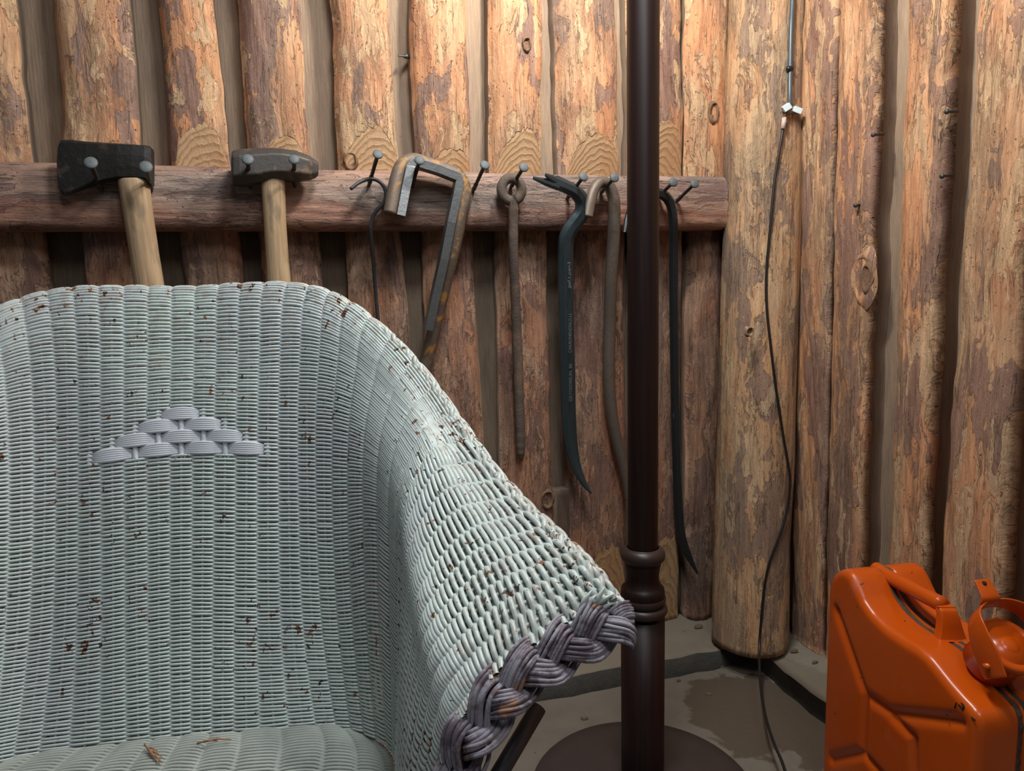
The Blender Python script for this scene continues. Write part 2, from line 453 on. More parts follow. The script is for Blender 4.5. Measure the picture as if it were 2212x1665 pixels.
M_ANGLE = rusty('grey_angle_steel', (.17, .18, .185), (.22, .15, .10), .74, .45, .6)
M_SPIKE = rusty('pitted_spike', (.13, .10, .08), (.17, .115, .08), .62, .75, .2, 210, .003)
M_PRY = rusty('blue_black_steel', (.045, .065, .075), (.02, .028, .033), .72, .38, .45, 160, .0006)
M_CROW = rusty('grey_brown_bar', (.165, .135, .11), (.11, .085, .065), .68, .5, .4)
M_BLACKBAR = rusty('black_bar', (.03, .038, .043), (.08, .09, .095), .76, .38, .5)
M_WIRE = rusty('dark_wire', (.06, .058, .06), (.10, .08, .065), .72, .5, .4)
M_NAIL = simple('galvanised_head', (.105, .125, .13), .6, .1, 300, .6, .001)
M_SHANK = simple('dark_shank', (.075, .07, .066), .5, .5, 200, .3, .0005)
def handle_mat():
    s = NT('handle_wood'); uv = s.uv()
    g = s.noise(s.vmul(uv, (220, 9, 1)), 1, 5, .6, .3)
    col = s.mix(s.step(g, .3, .7), (.52, .37, .22), (.35, .235, .135))
    d = s.noise(s.vmul(uv, (30, 10, 1)), 1, 5, .6)
    col = s.mix(s.math('MULTIPLY', s.step(d, .52, .66), .6), col, (.13, .10, .08))
    s.bump(g, .3, .001)
    return s.out(col, .5, 0, .35)
M_HANDLE = handle_mat()
def lampwood():
    s = NT('dark_mahogany'); ob = s.ob()
    g = s.noise(s.vmul(ob, (160, 160, 5)), 1, 5, .6)
    col = s.mix(s.step(g, .3, .7), (.009, .0042, .004), (.022, .007, .0055))
    s.bump(g, .12, .0006)
    return s.out(col, .45, 0, .35)
M_LAMP = lampwood()
M_LAMPBASE = simple('lamp_base_brown', (.050, .034, .031), .5, 0, 200, .15, .0005)
M_RINGW = simple('lamp_ring_brown', (.036, .021, .018), .42, 0, 100, .15, .0005)
def orange():
    s = NT('orange_enamel'); ob = s.ob()
    n = s.noise(ob, 5, 4, .5)
    col = s.mix(n, (.56, .088, .003), (.50, .066, .004))
    fade = s.step(s.noise(ob, 11, 5, .6), .60, .74)
    col = s.mix(s.math('MULTIPLY', fade, .4), col, (.55, .14, .06))
    chip = s.step(s.noise(ob, 48, 5, .62, .6), .715, .73)
    col = s.mix(chip, col, (.07, .03, .02))
    s.bump(s.math('ADD', s.math('MULTIPLY', s.noise(ob, 14, 4), .6), s.math('MULTIPLY', chip, -.4)), .16, .003)
    return s.out(col, s.math('ADD', .26, s.math('MULTIPLY', fade, .25)), 0, .5)
M_ORANGE = orange()
M_GRIME = simple('seam_grime', (.085, .065, .05), .9, 0, 220, 1.0, .003, .6)
M_CABLE = simple('black_cable', (.012, .012, .013), .35)
M_CABLE2 = simple('slate_cable', (.06, .085, .10), .35)
M_CLIP = simple('pale_blue_plastic', (.55, .66, .70), .35, 0, None, var=.05)
M_SLEEVE = simple('beige_sleeve', (.55, .42, .36), .5)
M_COPPER = simple('brown_wire', (.10, .035, .02), .4)
M_NEEDLE = simple('dry_twig', (.34, .16, .08), .7)
M_DEBRIS = simple('bark_debris', (.16, .11, .08), .9)
M_TEXT = simple('stamped_letter', (.16, .18, .185), .45, .3)
def bulbmat():
    s = NT('bulb_glass'); s.b.inputs['Emission Color'].default_value = (1, .85, .65, 1); s.b.inputs['Emission Strength'].default_value = 6
    return s.out((.9, .9, .85), .3)
M_BULB = bulbmat()

# ------------------------------------------------------------------ setting: floor, ledge, walls
XL = -2.05
fl = obj('floor', *box((-.85, -.9, -.03), 1.6, 1.4, .03), M_FLOOR, smooth=False); tag(fl, kind='structure')
def ledge_grid(name, x0, x1, y0, y1, front):
    nx, ny = int((x1 - x0) / .02) + 2, int((y1 - y0) / .02) + 2
    xs = np.linspace(x0, x1, nx); ys = np.linspace(y0, y1, ny)
    V = []; Fs = []
    for y in ys:
        for x in xs:
            z = .042 + .0015 * vnoise1(x * 3 + y * 7, 3, .09) + .001 * vnoise1(x - y, 5, .05)
            yy, xx = y, x
            if front == 'y' and y == ys[0]: yy += .004 * float(vnoise1(x, 8, .04))
            if front == 'x' and x == xs[0]: xx += .004 * float(vnoise1(y, 9, .04))
            V.append((xx, yy, float(z)))
    for j in range(ny - 1):
        for i in range(nx - 1):
            a = j * nx + i; Fs.append((a, a + 1, a + nx + 1, a + nx))
    nt = len(Fs); b = len(V)
    edge = [i for i in range(nx)] if front == 'y' else [j * nx for j in range(ny)]
    for e in edge: V.append((V[e][0], V[e][1], -.01))
    for k in range(len(edge) - 1):
        Fs.append((edge[k], b + k, b + k + 1, edge[k + 1]))
    o = obj(name, V, Fs, [M_LEDGE, M_LEDGEFACE], None, True, fmat=[0] * nt + [1] * (len(edge) - 1))
    return tag(o, kind='structure')
ledge_grid('trim_1', XL, .25, -.012, .22, 'y')
ledge_grid('trim_2', .0, .25, -1.9, -.012, 'x')

Y_BACKING = .172; Y_BACKING_UP = .157; X_BACKING = .150
wall_back = obj('wall_back', *box(((XL + .25) / 2, .215, 1.1), (.25 - XL) / 2, .015, 1.1), M_DARK, smooth=False); tag(wall_back, kind='structure')
wall_right = obj('wall_right', *box((.205, -.85, 1.1), .015, 1.08, 1.1), M_DARK, smooth=False); tag(wall_right, kind='structure')

seedc = [100]
def board(name, parent, wall, L, Rr, z0, z1, edge, bulge, back, mats, cut=None, waney=.004, nw=26, dz=.012, prof_pow=2.2, tilt=0.0):
    """a board of a wall. L, Rr: functions z -> coordinate along the wall; edge/bulge: depth of its edge and
    of its round front; cut: (z_at_bottom, slope, depth) a planed bevel at the lower end that shows rings."""
    seedc[0] += 1; sd = seedc[0]
    nz = max(4, int((z1 - z0) / dz)); zs = np.linspace(z0, z1, nz)
    ws = np.linspace(0, 1, nw)
    Lz = np.array([L(z) for z in zs]) + waney * vnoise1(zs, sd, .11) + waney * .4 * vnoise1(zs, sd + 1, .03)
    Rz = np.array([Rr(z) for z in zs]) + waney * vnoise1(zs, sd + 2, .12) + waney * .4 * vnoise1(zs, sd + 3, .035)
    Wd = np.abs(Rz - Lz).mean()
    W, Zg = np.meshgrid(ws, zs)
    along = Lz[:, None] * (1 - W) + Rz[:, None] * W
    q = np.abs(2 * W - 1) ** prof_pow
    if wall == 'X': q = np.where(W > .5, np.abs(2 * W - 1) ** 9, q)
    d = edge - bulge * np.sqrt(np.maximum(0, 1 - q)) + tilt * (W - .5)
    n = np.zeros_like(d)
    for a in range(nw):
        n[:, a] = vnoise1(zs + 5 * ws[a] * Wd, sd + 10 + int(ws[a] * 4), .05) * .0016
    n += .0012 * vnoise1((W * Wd).ravel() * 3 + Zg.ravel() * .4, sd + 30, .012).reshape(W.shape)
    d = d + n * np.minimum(1, 6 * np.minimum(W, 1 - W) + .25)
    cutv = np.full_like(d, -1.0); ring = np.zeros_like(d); iscut = np.zeros_like(d, bool)
    if cut:
        dep, slope, cx = cut        # bevel: at z0 the plane sits dep behind the front, rising forward with slope
        pl = (edge - bulge) + dep - slope * (Zg - z0) + .012 * (W - cx)
        cutv = pl - d
        iscut = pl > d
        d = np.where(iscut, pl, d)
        axis = edge + .045
        ring = np.sqrt(((W - cx) * Wd) ** 2 * 1.3 + ((axis - d) * 1.5) ** 2)
    def P(al, dp, z):
        if wall == 'Y': return np.stack([al, dp, z], -1)
        return np.stack([dp, al, z], -1)
    # columns: back-left, front..., back-right
    al = np.concatenate([along[:, :1], along[:, :1], along, along[:, -1:], along[:, -1:]], 1)
    dp = np.concatenate([np.full((nz, 1), back), d[:, :1], d, d[:, -1:], np.full((nz, 1), back)], 1)
    zz = np.repeat(zs[:, None], nw + 4, 1)
    V = P(al, dp, zz).reshape(-1, 3)
    nc = nw + 4
    u = np.concatenate([np.full((nz, 1), -.05), np.zeros((nz, 1)), W * Wd, np.full((nz, 1), Wd), np.full((nz, 1), Wd + .05)], 1)
    off = (sd * .731) % 7
    uvv = np.stack([u + off, zz + off * 1.7], -1).reshape(-1, 2)
    rr = np.concatenate([np.zeros((nz, 2)), ring, np.zeros((nz, 2))], 1).reshape(-1)
    ii = np.arange(nz - 1)[:, None]; jj = np.arange(nc - 1)[None, :]
    a = (ii * nc + jj)
    if wall == 'Y': Fq = np.stack([a, a + 1, a + nc + 1, a + nc], -1)
    else: Fq = np.stack([a, a + 1, a + nc + 1, a + nc], -1)[:, :, ::-1]
    Fq = Fq.reshape(-1, 4)
    cutc = np.concatenate([np.zeros((nz, 2), bool), iscut, np.zeros((nz, 2), bool)], 1)
    fmi = np.zeros((nz - 1, nc - 1), int)
    fmi[:, 0] = 1; fmi[:, -1] = 1
    c4 = cutc[:-1, :-1] & cutc[1:, :-1] & cutc[:-1, 1:] & cutc[1:, 1:]
    fmi = list(fmi.reshape(-1))
    Fl = [tuple(f) for f in Fq]
    # end caps
    Fl.append(tuple(range(nc - 1, -1, -1))); Fl.append(tuple((nz - 1) * nc + k for k in range(nc)))
    fmi += [1, 1]
    o = obj(name, V, Fl, mats, parent, True, uv=uvv, attrs={'ring': rr, 'cut': np.concatenate([np.full((nz, 2), -1.), cutv, np.full((nz, 2), -1.)], 1).reshape(-1)}, fmat=fmi)
    me = o.data
    for k in (len(Fl) - 1, len(Fl) - 2): me.polygons[k].use_smooth = False
    return o

def lin_px_Y(pt, pb, y):
    a = onY(*pt, y); b = onY(*pb, y)
    return lambda z, a=a, b=b: b[0] + (a[0] - b[0]) * (z - b[2]) / (a[2] - b[2])
def lin_px_X(pt, pb, x):
    a = onX(*pt, x); b = onX(*pb, x)
    return lambda z, a=a, b=b: b[1] + (a[1] - b[1]) * (z - b[2]) / (a[2] - b[2])

UP = [  # left x at py 0, left x at py 345, right x at py 0, right x at py 345, cut
    (-110, -70, 30, 74, None), (118, 143, 282, 308, (.016, .30, .75)), (338, 370, 462, 500, (.022, .27, .55)), (513, 537, 652, 669, (.020, .28, .62)),
    (712, 731, 838, 859, (.022, .24, .55)), (884, 899, 1005, 1015, (.016, .30, .45)), (1048, 1057, 1166, 1171, (.024, .26, .5)), (1195, 1202, 1326, 1333, (.024, .26, .55)),
    (1352, 1356, 1466, 1470, (.026, .22, .5)), (1478, 1475, 1566, 1562, None)]
ZB_TOP, ZB_BOT = 1.036, .929
YU = .128
for i, (lt, lb, rt, rb, cut) in enumerate(UP):
    board('plank', wall_back, 'Y', lin_px_Y((lt, 0), (lb, 345), YU), lin_px_Y((rt, 0), (rb, 345), YU), ZB_TOP - .012, 2.0,
          YU, .034 if i < 9 else .03, Y_BACKING_UP + .003, [M_UP, M_SIDE, M_RING], cut, prof_pow=2.6, waney=.004)
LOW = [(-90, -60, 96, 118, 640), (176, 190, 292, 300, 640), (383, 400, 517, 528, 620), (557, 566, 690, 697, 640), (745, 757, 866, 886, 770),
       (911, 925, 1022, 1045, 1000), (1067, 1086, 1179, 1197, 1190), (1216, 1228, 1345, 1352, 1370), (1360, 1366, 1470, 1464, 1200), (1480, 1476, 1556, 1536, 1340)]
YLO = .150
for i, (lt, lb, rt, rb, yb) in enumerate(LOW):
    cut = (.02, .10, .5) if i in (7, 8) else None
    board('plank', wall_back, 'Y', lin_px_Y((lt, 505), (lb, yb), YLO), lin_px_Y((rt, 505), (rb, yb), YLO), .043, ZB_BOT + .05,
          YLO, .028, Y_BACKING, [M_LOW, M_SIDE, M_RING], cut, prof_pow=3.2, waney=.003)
# sawn backing planks seen in the gaps, each from behind one slab to behind the next
gp = [-0.25] + [(UP[i][2] + UP[i][0]) / 2 for i in range(10)] + [1700]
bx = [onY(-420, 300, .17)[0]] + [onY((u[0] + u[1] + u[2] + u[3]) / 4, 300, .17)[0] for u in UP] + [.16]
for i in range(len(bx) - 1):
    a, b = bx[i] + .002, bx[i + 1] - .002
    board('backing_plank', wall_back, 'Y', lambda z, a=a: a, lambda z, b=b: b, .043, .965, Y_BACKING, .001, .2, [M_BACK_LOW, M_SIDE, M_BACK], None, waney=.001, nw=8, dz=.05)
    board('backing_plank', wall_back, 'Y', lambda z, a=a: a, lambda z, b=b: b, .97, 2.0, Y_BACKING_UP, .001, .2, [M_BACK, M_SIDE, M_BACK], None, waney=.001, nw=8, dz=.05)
# short stub of plank wedged low in a gap
board('plank_stub', wall_back, 'Y', lin_px_Y((1199, 1060), (1200, 1230), .14), lin_px_Y((1231, 1055), (1233, 1230), .14), .043, onY(1215, 1057, .14)[2],
      .14, .004, .165, [M_STUB, M_SIDE, M_SIDE], None, waney=.001, nw=8)

XR = .122
RT = [((1741, 0), (1712, 1370), (1818, 0), (1787, 1370), .016), ((1821, 0), (1790, 1370), (1916, 0), (1868, 1370), .022),
      ((1974, 0), (1928, 1300), (2078, 0), (2012, 1300), .026), ((2130, 0), (2040, 1300), (2290, 0), (2188, 1300), .03), ((2360, 0), (2250, 1300), (2520, 0), (2420, 1300), .03)]
for i, (lt, lb, rt, rb, bl) in enumerate(RT):
    board('plank', wall_right, 'X', lin_px_X(lt, lb, XR), lin_px_X(rt, rb, XR), .043, 2.0, XR, bl, X_BACKING + .003, [M_RIGHT, M_SIDE_R, M_RING], None, prof_pow=2.8, waney=.0035)
ry = [.17, onX(1820, 700, .165)[1], onX(1935, 700, .165)[1] + .035, onX(2090, 700, .165)[1] + .035, onX(2210, 700, .165)[1] + .02, onX(2330, 700, .165)[1], -1.3, -1.6, -1.88]
for i in range(len(ry) - 1):
    a, b = ry[i] - .002, ry[i + 1] + .002
    board('backing_plank', wall_right, 'X', lambda z, a=a: a, lambda z, b=b: b, .043, 2.0, X_BACKING, .001, .19, [M_BACK, M_SIDE, M_BACK], None, waney=.001, nw=8, dz=.05)

# knots as raised rings of wood on the planks
M_KNOT = simple('knot_wood', (.20, .115, .065), .8, 0, 260, .8, .002, .55)
def knot(c, ex, ez, ny_, rx, rz, parent, mat=M_KNOT, hs=.006):
    V = []; Fs = []; nr, na = 9, 28
    prof = [(0, -.25), (.25, -.3), (.42, -.05), (.55, -.28), (.7, .15), (.82, .75), (.92, .8), (1.05, .3), (1.2, -.6)]
    for k, (r, h) in enumerate(prof):
        for a in range(na):
            t = 2 * math.pi * a / na
            rr = r * (1 + .08 * math.sin(3 * t + k) + .06 * math.sin(5 * t + 2 * k))
            V.append(c + ex * math.cos(t) * rx * rr + ez * math.sin(t) * rz * rr + ny_ * h * hs)
    for k in range(nr - 1):
        for a in range(na):
            a2 = (a + 1) % na
            Fs.append((k * na + a, k * na + a2, (k + 1) * na + a2, (k + 1) * na + a))
    uv = [(math.cos(2 * math.pi * a / na) * prof[k][0] * rx, math.sin(2 * math.pi * a / na) * prof[k][0] * rz) for k in range(nr) for a in range(na)]
    ring = [prof[k][0] * .03 for k in range(nr) for a in range(na)]
    return obj('knot', V, Fs, mat, parent, True, uv=uv, attrs={'ring': ring, 'cut': [-1.0] * len(V)})
EX, EY, EZ = np.array([1., 0, 0]), np.array([0, 1., 0]), np.array([0, 0, 1.])
knot(onY(1541, 242, .0965), EX, EZ, -EY, .0105, .021, wall_back)
knot(onY(1137, 96, .0925), EX, EZ, -EY, .0085, .013, wall_back)
knot(onY(757, 348, .105), EX, EZ, -EY, .012, .016, wall_back)
knot(onY(1182, 1078, .125), EX, EZ, -EY, .014, .020, wall_back)
knot(onX(1866, 600, .1005), EY, EZ, -EX, .028, .046, wall_right, M_RIGHT, .0028)
knot(onX(1872, 600, .0985), EY, EZ, -EX, .012, .026, wall_right, M_KNOT, .003)

# corner post: a whole round log standing over the ledge
pt_top = at(1655, 0, 1.53); pt_bot = at(1620, 1380, 1.58)
def post_c(z):
    k = (z - pt_bot[2]) / (pt_top[2] - pt_bot[2]); return pt_bot[:2] + (pt_top[:2] - pt_bot[:2]) * k
nz, na = 150, 72
V = []; UVp = []
zs = np.linspace(.052, 2.0, nz)
for z in zs:
    c = post_c(z)
    for k in range(na + 1):
        a = 2 * math.pi * k / na
        r = .079 + .0022 * math.sin(a * 3 + z * 4) + .0018 * float(vnoise1(z + math.cos(a) * .4, 55, .16)) + .0012 * float(vnoise1(math.cos(a) * 2 + math.sin(a) * 3 + z * .6, 57, .1))
        V.append((c[0] + r * math.cos(a), c[1] + r * math.sin(a), z)); UVp.append((a * .08 + 3.3, z))
Fs = [(i * (na + 1) + k, i * (na + 1) + k + 1, (i + 1) * (na + 1) + k + 1, (i + 1) * (na + 1) + k) for i in range(nz - 1) for k in range(na)]
Fs.append(tuple(range(na, -1, -1))); Fs.append(tuple((nz - 1) * (na + 1) + k for k in range(na + 1)))
post = obj('corner_post', V, Fs, M_POST, None, True, uv=UVp, origin=(pt_bot[0], pt_bot[1], .05))
tag(post, 'round debarked log post standing in the corner where the two walls meet', 'post')
knot(post_c(onY(1622, 712, -.05)[2]).tolist() + [0] if False else np.array([*(onY(1618, 716, -.043)[:2]), onY(1618, 716, -.043)[2]]), EX, EZ, -EY, .008, .009, post, M_POST)

# horizontal rail that holds the tools
rail_x1 = onY(1567, 440, .07)[0]
NX, NP = 190, 22
xs = np.linspace(XL + .15, rail_x1, NX)
V = []; UVr = []
for i, x in enumerate(xs):
    tz = ZB_TOP + .002 * float(vnoise1(x, 70, .2)); bz = ZB_BOT + .0015 * float(vnoise1(x, 71, .15))
    prof = [(.125, tz - .002), (.085, tz)]
    for k in range(NP):
        q = k / (NP - 1)
        z = tz + (bz - tz) * q
        y = .080 - .020 * math.sqrt(max(0, 1 - abs(2 * q - 1) ** 3)) + .0013 * float(vnoise1(x + q * .3, 73 + k % 3, .05)) + .001 * float(vnoise1(q * .1 + x * .03, 79, .008))
        prof.append((y, z))
    prof += [(.085, bz), (.125, bz)]
    for k, (y, z) in enumerate(prof):
        V.append((x, y, z)); UVr.append((z + (k * .0001) + 9.1 + (.04 if k in (0, len(prof) - 1) else 0), x + 4.4))
np_ = NP + 4
Fs = [(i * np_ + k, i * np_ + k + 1, (i + 1) * np_ + k + 1, (i + 1) * np_ + k) for i in range(NX - 1) for k in range(np_ - 1)]
Fs.append(tuple(range(np_))); Fs.append(tuple((NX - 1) * np_ + k for k in range(np_ - 1, -1, -1)))
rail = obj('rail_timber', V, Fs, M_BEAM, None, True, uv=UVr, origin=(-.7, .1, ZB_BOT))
rail.data.polygons[len(Fs) - 1].use_smooth = False; rail.data.polygons[len(Fs) - 2].use_smooth = False
tag(rail, 'long half-round timber rail fixed across the back wall, holding the hanging tools', 'rail')

# ------------------------------------------------------------------ nails in the rail
YB = .062
def nail(hp, bp, label, out=.078, r=.0034, hr=.0088):
    b = onY(*bp, YB); h = onY(*hp, YB - out)
    d = (h - b); ln = np.linalg.norm(d); d /= ln
    t = thing('large_nail', b, label, 'nail', 'large nails in the rail')
    P = [b - d * .012, b + d * .3 * ln, b + d * ln]
    P = [b - d * .012] + [b + d * ln * k / 20 for k in range(21)]
    rr = [r] + [r * (1.22 if (k in (2, 3, 5, 6)) else (1.0 if k > 7 else .9)) for k in range(21)]
    obj('shank', *tube(P, rr, 12), M_SHANK, t)
    f = frames(np.array([h, h + d]))
    V = []; Fs = []; n = 20
    pf = [(0.0035, -.004), (.0066, -.0008), (hr, 0.0), (hr * 1.02, .0012), (hr * .8, .0026), (hr * .4, .0034), (.0005, .0036)]
    for rad, o_ in pf:
        for k in range(n):
            a = 2 * math.pi * k / n
            V.append(h + d * o_ + f[1][0] * math.cos(a) * rad + f[2][0] * math.sin(a) * rad)
    for i in range(len(pf) - 1):
        for k in range(n):
            k2 = (k + 1) % n; Fs.append((i * n + k, i * n + k2, (i + 1) * n + k2, (i + 1) * n + k))
    obj('nail_head', V, Fs, M_NAIL, t)
    return b
nail((196, 352), (221, 414), 'large round-headed nail in front of the axe head, left of its handle', .082, hr=.0098)
nail((315, 361), (327, 413), 'large round-headed nail at the right end of the axe head', .082, hr=.0098)
nail((535, 345), (541, 406), 'large round-headed nail in front of the left half of the hammer head', .082, hr=.0093)
nail((635, 345), (637, 404), 'large round-headed nail in front of the right half of the hammer head', .082, hr=.0086)
nail((816, 334), (797, 400), 'large nail holding the thin dark wire hook', .08)
nail((906, 347), (890, 404), 'large nail holding the two bent iron bars')
nail((1047, 357), (1021, 414), 'large nail with nothing hanging on it, between the bent bars and the ring spike')
nail((1131, 362), (1103, 405), 'large nail through the ring of the rusty spike', .072)
nail((1260, 382), (1224, 430), 'large nail under the claw of the blue-black wrecking bar')
nail((1327, 384), (1297, 417), 'large nail in the hook of the grey-brown crowbar')
nail((1454, 394), (1420, 426), 'large nail right beside the lamp pole, above the black bar', .075)
nail((1500, 397), (1460, 436), 'large nail at the right end of the rail, nothing on it', .08)

# ------------------------------------------------------------------ hanging tools
def prism(poly, yc, th, segs=None):
    """outline in the photograph placed on plane y=yc, thickness per point"""
    n = len(poly); th = [th] * n if np.isscalar(th) else th
    Fr = [onY(p[0], p[1], yc) + np.array([0, -t, 0]) for p, t in zip(poly, th)]
    Bk = [f + np.array([0, 2 * t, 0]) for f, t in zip(Fr, th)]
    c0 = np.mean(Fr, 0); c1 = np.mean(Bk, 0)
    V = Fr + Bk
    Fs = [tuple(range(n)), tuple(range(2 * n - 1, n - 1, -1))] + [(i, n + i, n + (i + 1) % n, (i + 1) % n) for i in range(n)]
    return V, Fs

def hafted(name, label, cat, head_fn, hp, rads, yc, loc):
    t = thing(name, loc, label, cat)
    head_fn(t)
    P = smooth_path(np.array([onY(x, y, yy) for x, y, yy in hp]), 10)
    r = np.interp(np.linspace(0, 1, len(P)), np.linspace(0, 1, len(rads)), rads)
    V, Fs = tube(P, r, 20, True, .80, 1.0)
    ln = np.concatenate([[0], np.cumsum(np.linalg.norm(np.diff(P, axis=0), axis=1))])
    uv = [(k / 20 * .14, ln[i] + yc * 3) for i in range(len(P)) for k in range(20)]
    obj('handle', V, Fs, M_HANDLE, t, True, uv=uv)
    return t
def axe_head(t):
    # sections from the blade edge (left) to the poll (right): (x, top, bottom, half depth)
    S = [(123, 352, 354, .0012), (125, 318, 392, .0015), (131, 303, 415, .0022), (140, 302.5, 423, .0035), (160, 303, 417, .006), (187, 306.5, 407, .0095), (231, 309.5, 393, .0145),
         (258, 311.5, 389, .018), (290, 313.5, 388.5, .020), (317, 315.5, 391, .020), (326, 318, 402, .0185), (330, 322, 404, .016)]
    yc = .036; V = []; Fs = []; nk = 12
    for x, tp, bt, hd in S:
        a = onY(x, tp, yc); b = onY(x, bt, yc)
        for k in range(nk):
            q = k / nk * 2 * math.pi + math.pi / nk
            cz, cy = math.cos(q), math.sin(q)
            cz = np.sign(cz) * min(1, abs(cz) * 1.25); cy = np.sign(cy) * min(1, abs(cy) * 1.25)
            V.append((a + b) / 2 + (a - b) / 2 * cz + np.array([0, hd, 0]) * cy)
    for i in range(len(S) - 1):
        for k in range(nk):
            k2 = (k + 1) % nk; Fs.append((i * nk + k, i * nk + k2, (i + 1) * nk + k2, (i + 1) * nk + k))
    Fs.append(tuple(range(nk - 1, -1, -1))); Fs.append(tuple((len(S) - 1) * nk + k for k in range(nk)))
    o = obj('axe_head', V, Fs, M_AXE, t, False); bevel(o, .0012, 2, .5)
hafted('axe', 'old axe with a black rusted head and pale wooden handle hanging head-up on two nails', 'axe', axe_head,
       [(288, 387, .036), (290, 402, .036), (300, 470, .036), (312, 550, .038), (323, 625, .04), (335, 720, .045), (345, 900, .055), (350, 1080, .06)],
       [.0225, .0235, .0225, .0225, .0235, .0235, .024, .026], .036, onY(290, 400, .036))
def ham_head(t):
    S = [(501, 331, 392, .020), (505, 327, 400, .026), (520, 325, 402, .028), (552, 323, 398, .028), (588, 322, 391, .027), (608, 323, 390, .027), (640, 328, 392, .026), (668, 338, 389, .018), (682, 346, 384, .0105), (688, 352, 378, .008)]
    yc = .032; V = []; Fs = []
    oct_ = [(-.55, -1), (.55, -1), (1, -.5), (1, .5), (.55, 1), (-.55, 1), (-1, .5), (-1, -.5)]
    for x, tp, bt, hd in S:
        a = onY(x, tp, yc); b = onY(x, bt, yc)
        for cz, cy in oct_: V.append((a + b) / 2 + (a - b) / 2 * cz + np.array([0, hd, 0]) * cy)
    n = 8
    for i in range(len(S) - 1):
        for k in range(n):
            k2 = (k + 1) % n; Fs.append((i * n + k, i * n + k2, (i + 1) * n + k2, (i + 1) * n + k))
    Fs.append(tuple(range(n - 1, -1, -1))); Fs.append(tuple((len(S) - 1) * n + k for k in range(n)))
    o = obj('hammer_head', V, Fs, M_HAM, t, False); bevel(o, .0025, 3, .3)
hafted('sledge_hammer', 'heavy hammer with a grey forged wedge-ended head and smooth pale handle', 'hammer', ham_head,
       [(589, 378, .032), (590, 398, .032), (594, 480, .032), (599, 560, .034), (603, 625, .036), (608, 740, .042), (612, 960, .05)],
       [.0195, .0195, .0185, .019, .0205, .021, .022], .032, onY(590, 400, .032))

def pbar(name, pts, rads, mat, label, cat, nseg=10, smooth=True, n=10, sx=1.0, sy=1.0, part=None, ang0=0.0):
    P = smooth_path(np.array([onY(x, y, yy) for x, y, yy in pts]), n)
    tq = np.linspace(0, 1, len(P)); kq = np.linspace(0, 1, len(pts))
    f = lambda a: a if np.isscalar(a) else np.interp(tq, kq, a)
    V, Fs = tube(P, f(rads), nseg, True, f(sx), f(sy), ang0)
    o = obj(name, V, Fs, mat, None, smooth, origin=P[0])
    return tag(o, label, cat)
pbar('wire_hook', [(758, 408, .012), (776, 394, .022), (797, 386.5, .030), (814, 389, .034), (828, 401, .036), (833.5, 418, .038), (829, 437, .042), (816, 452, .046), (805, 470, .050), (801, 500, .056),
                   (806, 560, .078), (812, 640, .10), (820, 725, .11), (829, 830, .115)],
     [.0030, .0033, .0034, .0034, .0035, .0036, .0037, .0037, .0037, .0037, .0037, .0036, .0036, .0036], M_WIRE, 'thin dark wire bent into an open hook, left of the two bent iron bars', 'hook', 10)

# bent bars: a round rusty one behind, an angle iron in front
t = pbar('bent_round_bar', [(843, 462, .006), (850, 425, .012), (858, 385, .018), (869, 358, .024), (890, 346.5, .030), (915, 351, .034), (960, 366, .036), (985, 377, .036), (1001, 398, .036), (1002, 430, .036), (992, 480, .038), (978, 545, .05), (960, 620, .07),
              (940, 700, .09), (918, 790, .105), (900, 880, .112)],
     [.0125, .0130, .0130, .0130, .0130, .0125, .0118, .0118, .0122, .0128, .0130, .0128, .0122, .0120, .0120, .0120], M_RUSTBAR,
     'thick rusty round bar bent into a square hook, longer of the two bent bars', 'iron bar', 14)
def angle_iron():
    pts = [(866, 466, -.004), (876, 412, .004), (887, 360, .010), (893, 352, .012), (905, 352, .012), (950, 366, .016), (990, 382, .018), (993, 392, .018), (988, 420, .018), (975, 480, .020), (960, 560, .03), (942, 640, .045), (926, 714, .058)]
    P = np.array([onY(*p) for p in pts]); n = len(P)
    T = np.gradient(P, axis=0); T /= np.linalg.norm(T, axis=1)[:, None]
    # L section: one flange faces the viewer (in the hook plane), the other runs back
    nin = np.cross(T, np.array([0, 1., 0])); nin /= np.linalg.norm(nin, axis=1)[:, None]
    by = np.array([0, -1., 0])
    w_, d_, th = .0155, .024, .0045
    sec = [(-w_ / 2, 0), (-w_ / 2, .004), (w_ / 2, .004), (w_ / 2, -d_), (w_ / 2 - th, -d_), (w_ / 2 - th, 0)]
    sgn = -1
    V = []; Fs = []
    for i in range(n):
        wid = 1.0
        for a, b in sec: V.append(P[i] + nin[i] * a * sgn * wid + by * b)
    m = len(sec)
    for i in range(n - 1):
        for k in range(m):
            k2 = (k + 1) % m; Fs.append((i * m + k, i * m + k2, (i + 1) * m + k2, (i + 1) * m + k))
    Fs.append(tuple(range(m - 1, -1, -1))); Fs.append(tuple((n - 1) * m + k for k in range(m)))
    o = obj('bent_angle_iron', V, Fs, M_ANGLE, None, False, origin=P[4]); bevel(o, .0008, 2)
    return tag(o, 'grey angle iron bent into a square hook, in front of the rusty round bar', 'iron bar')
angle_iron()

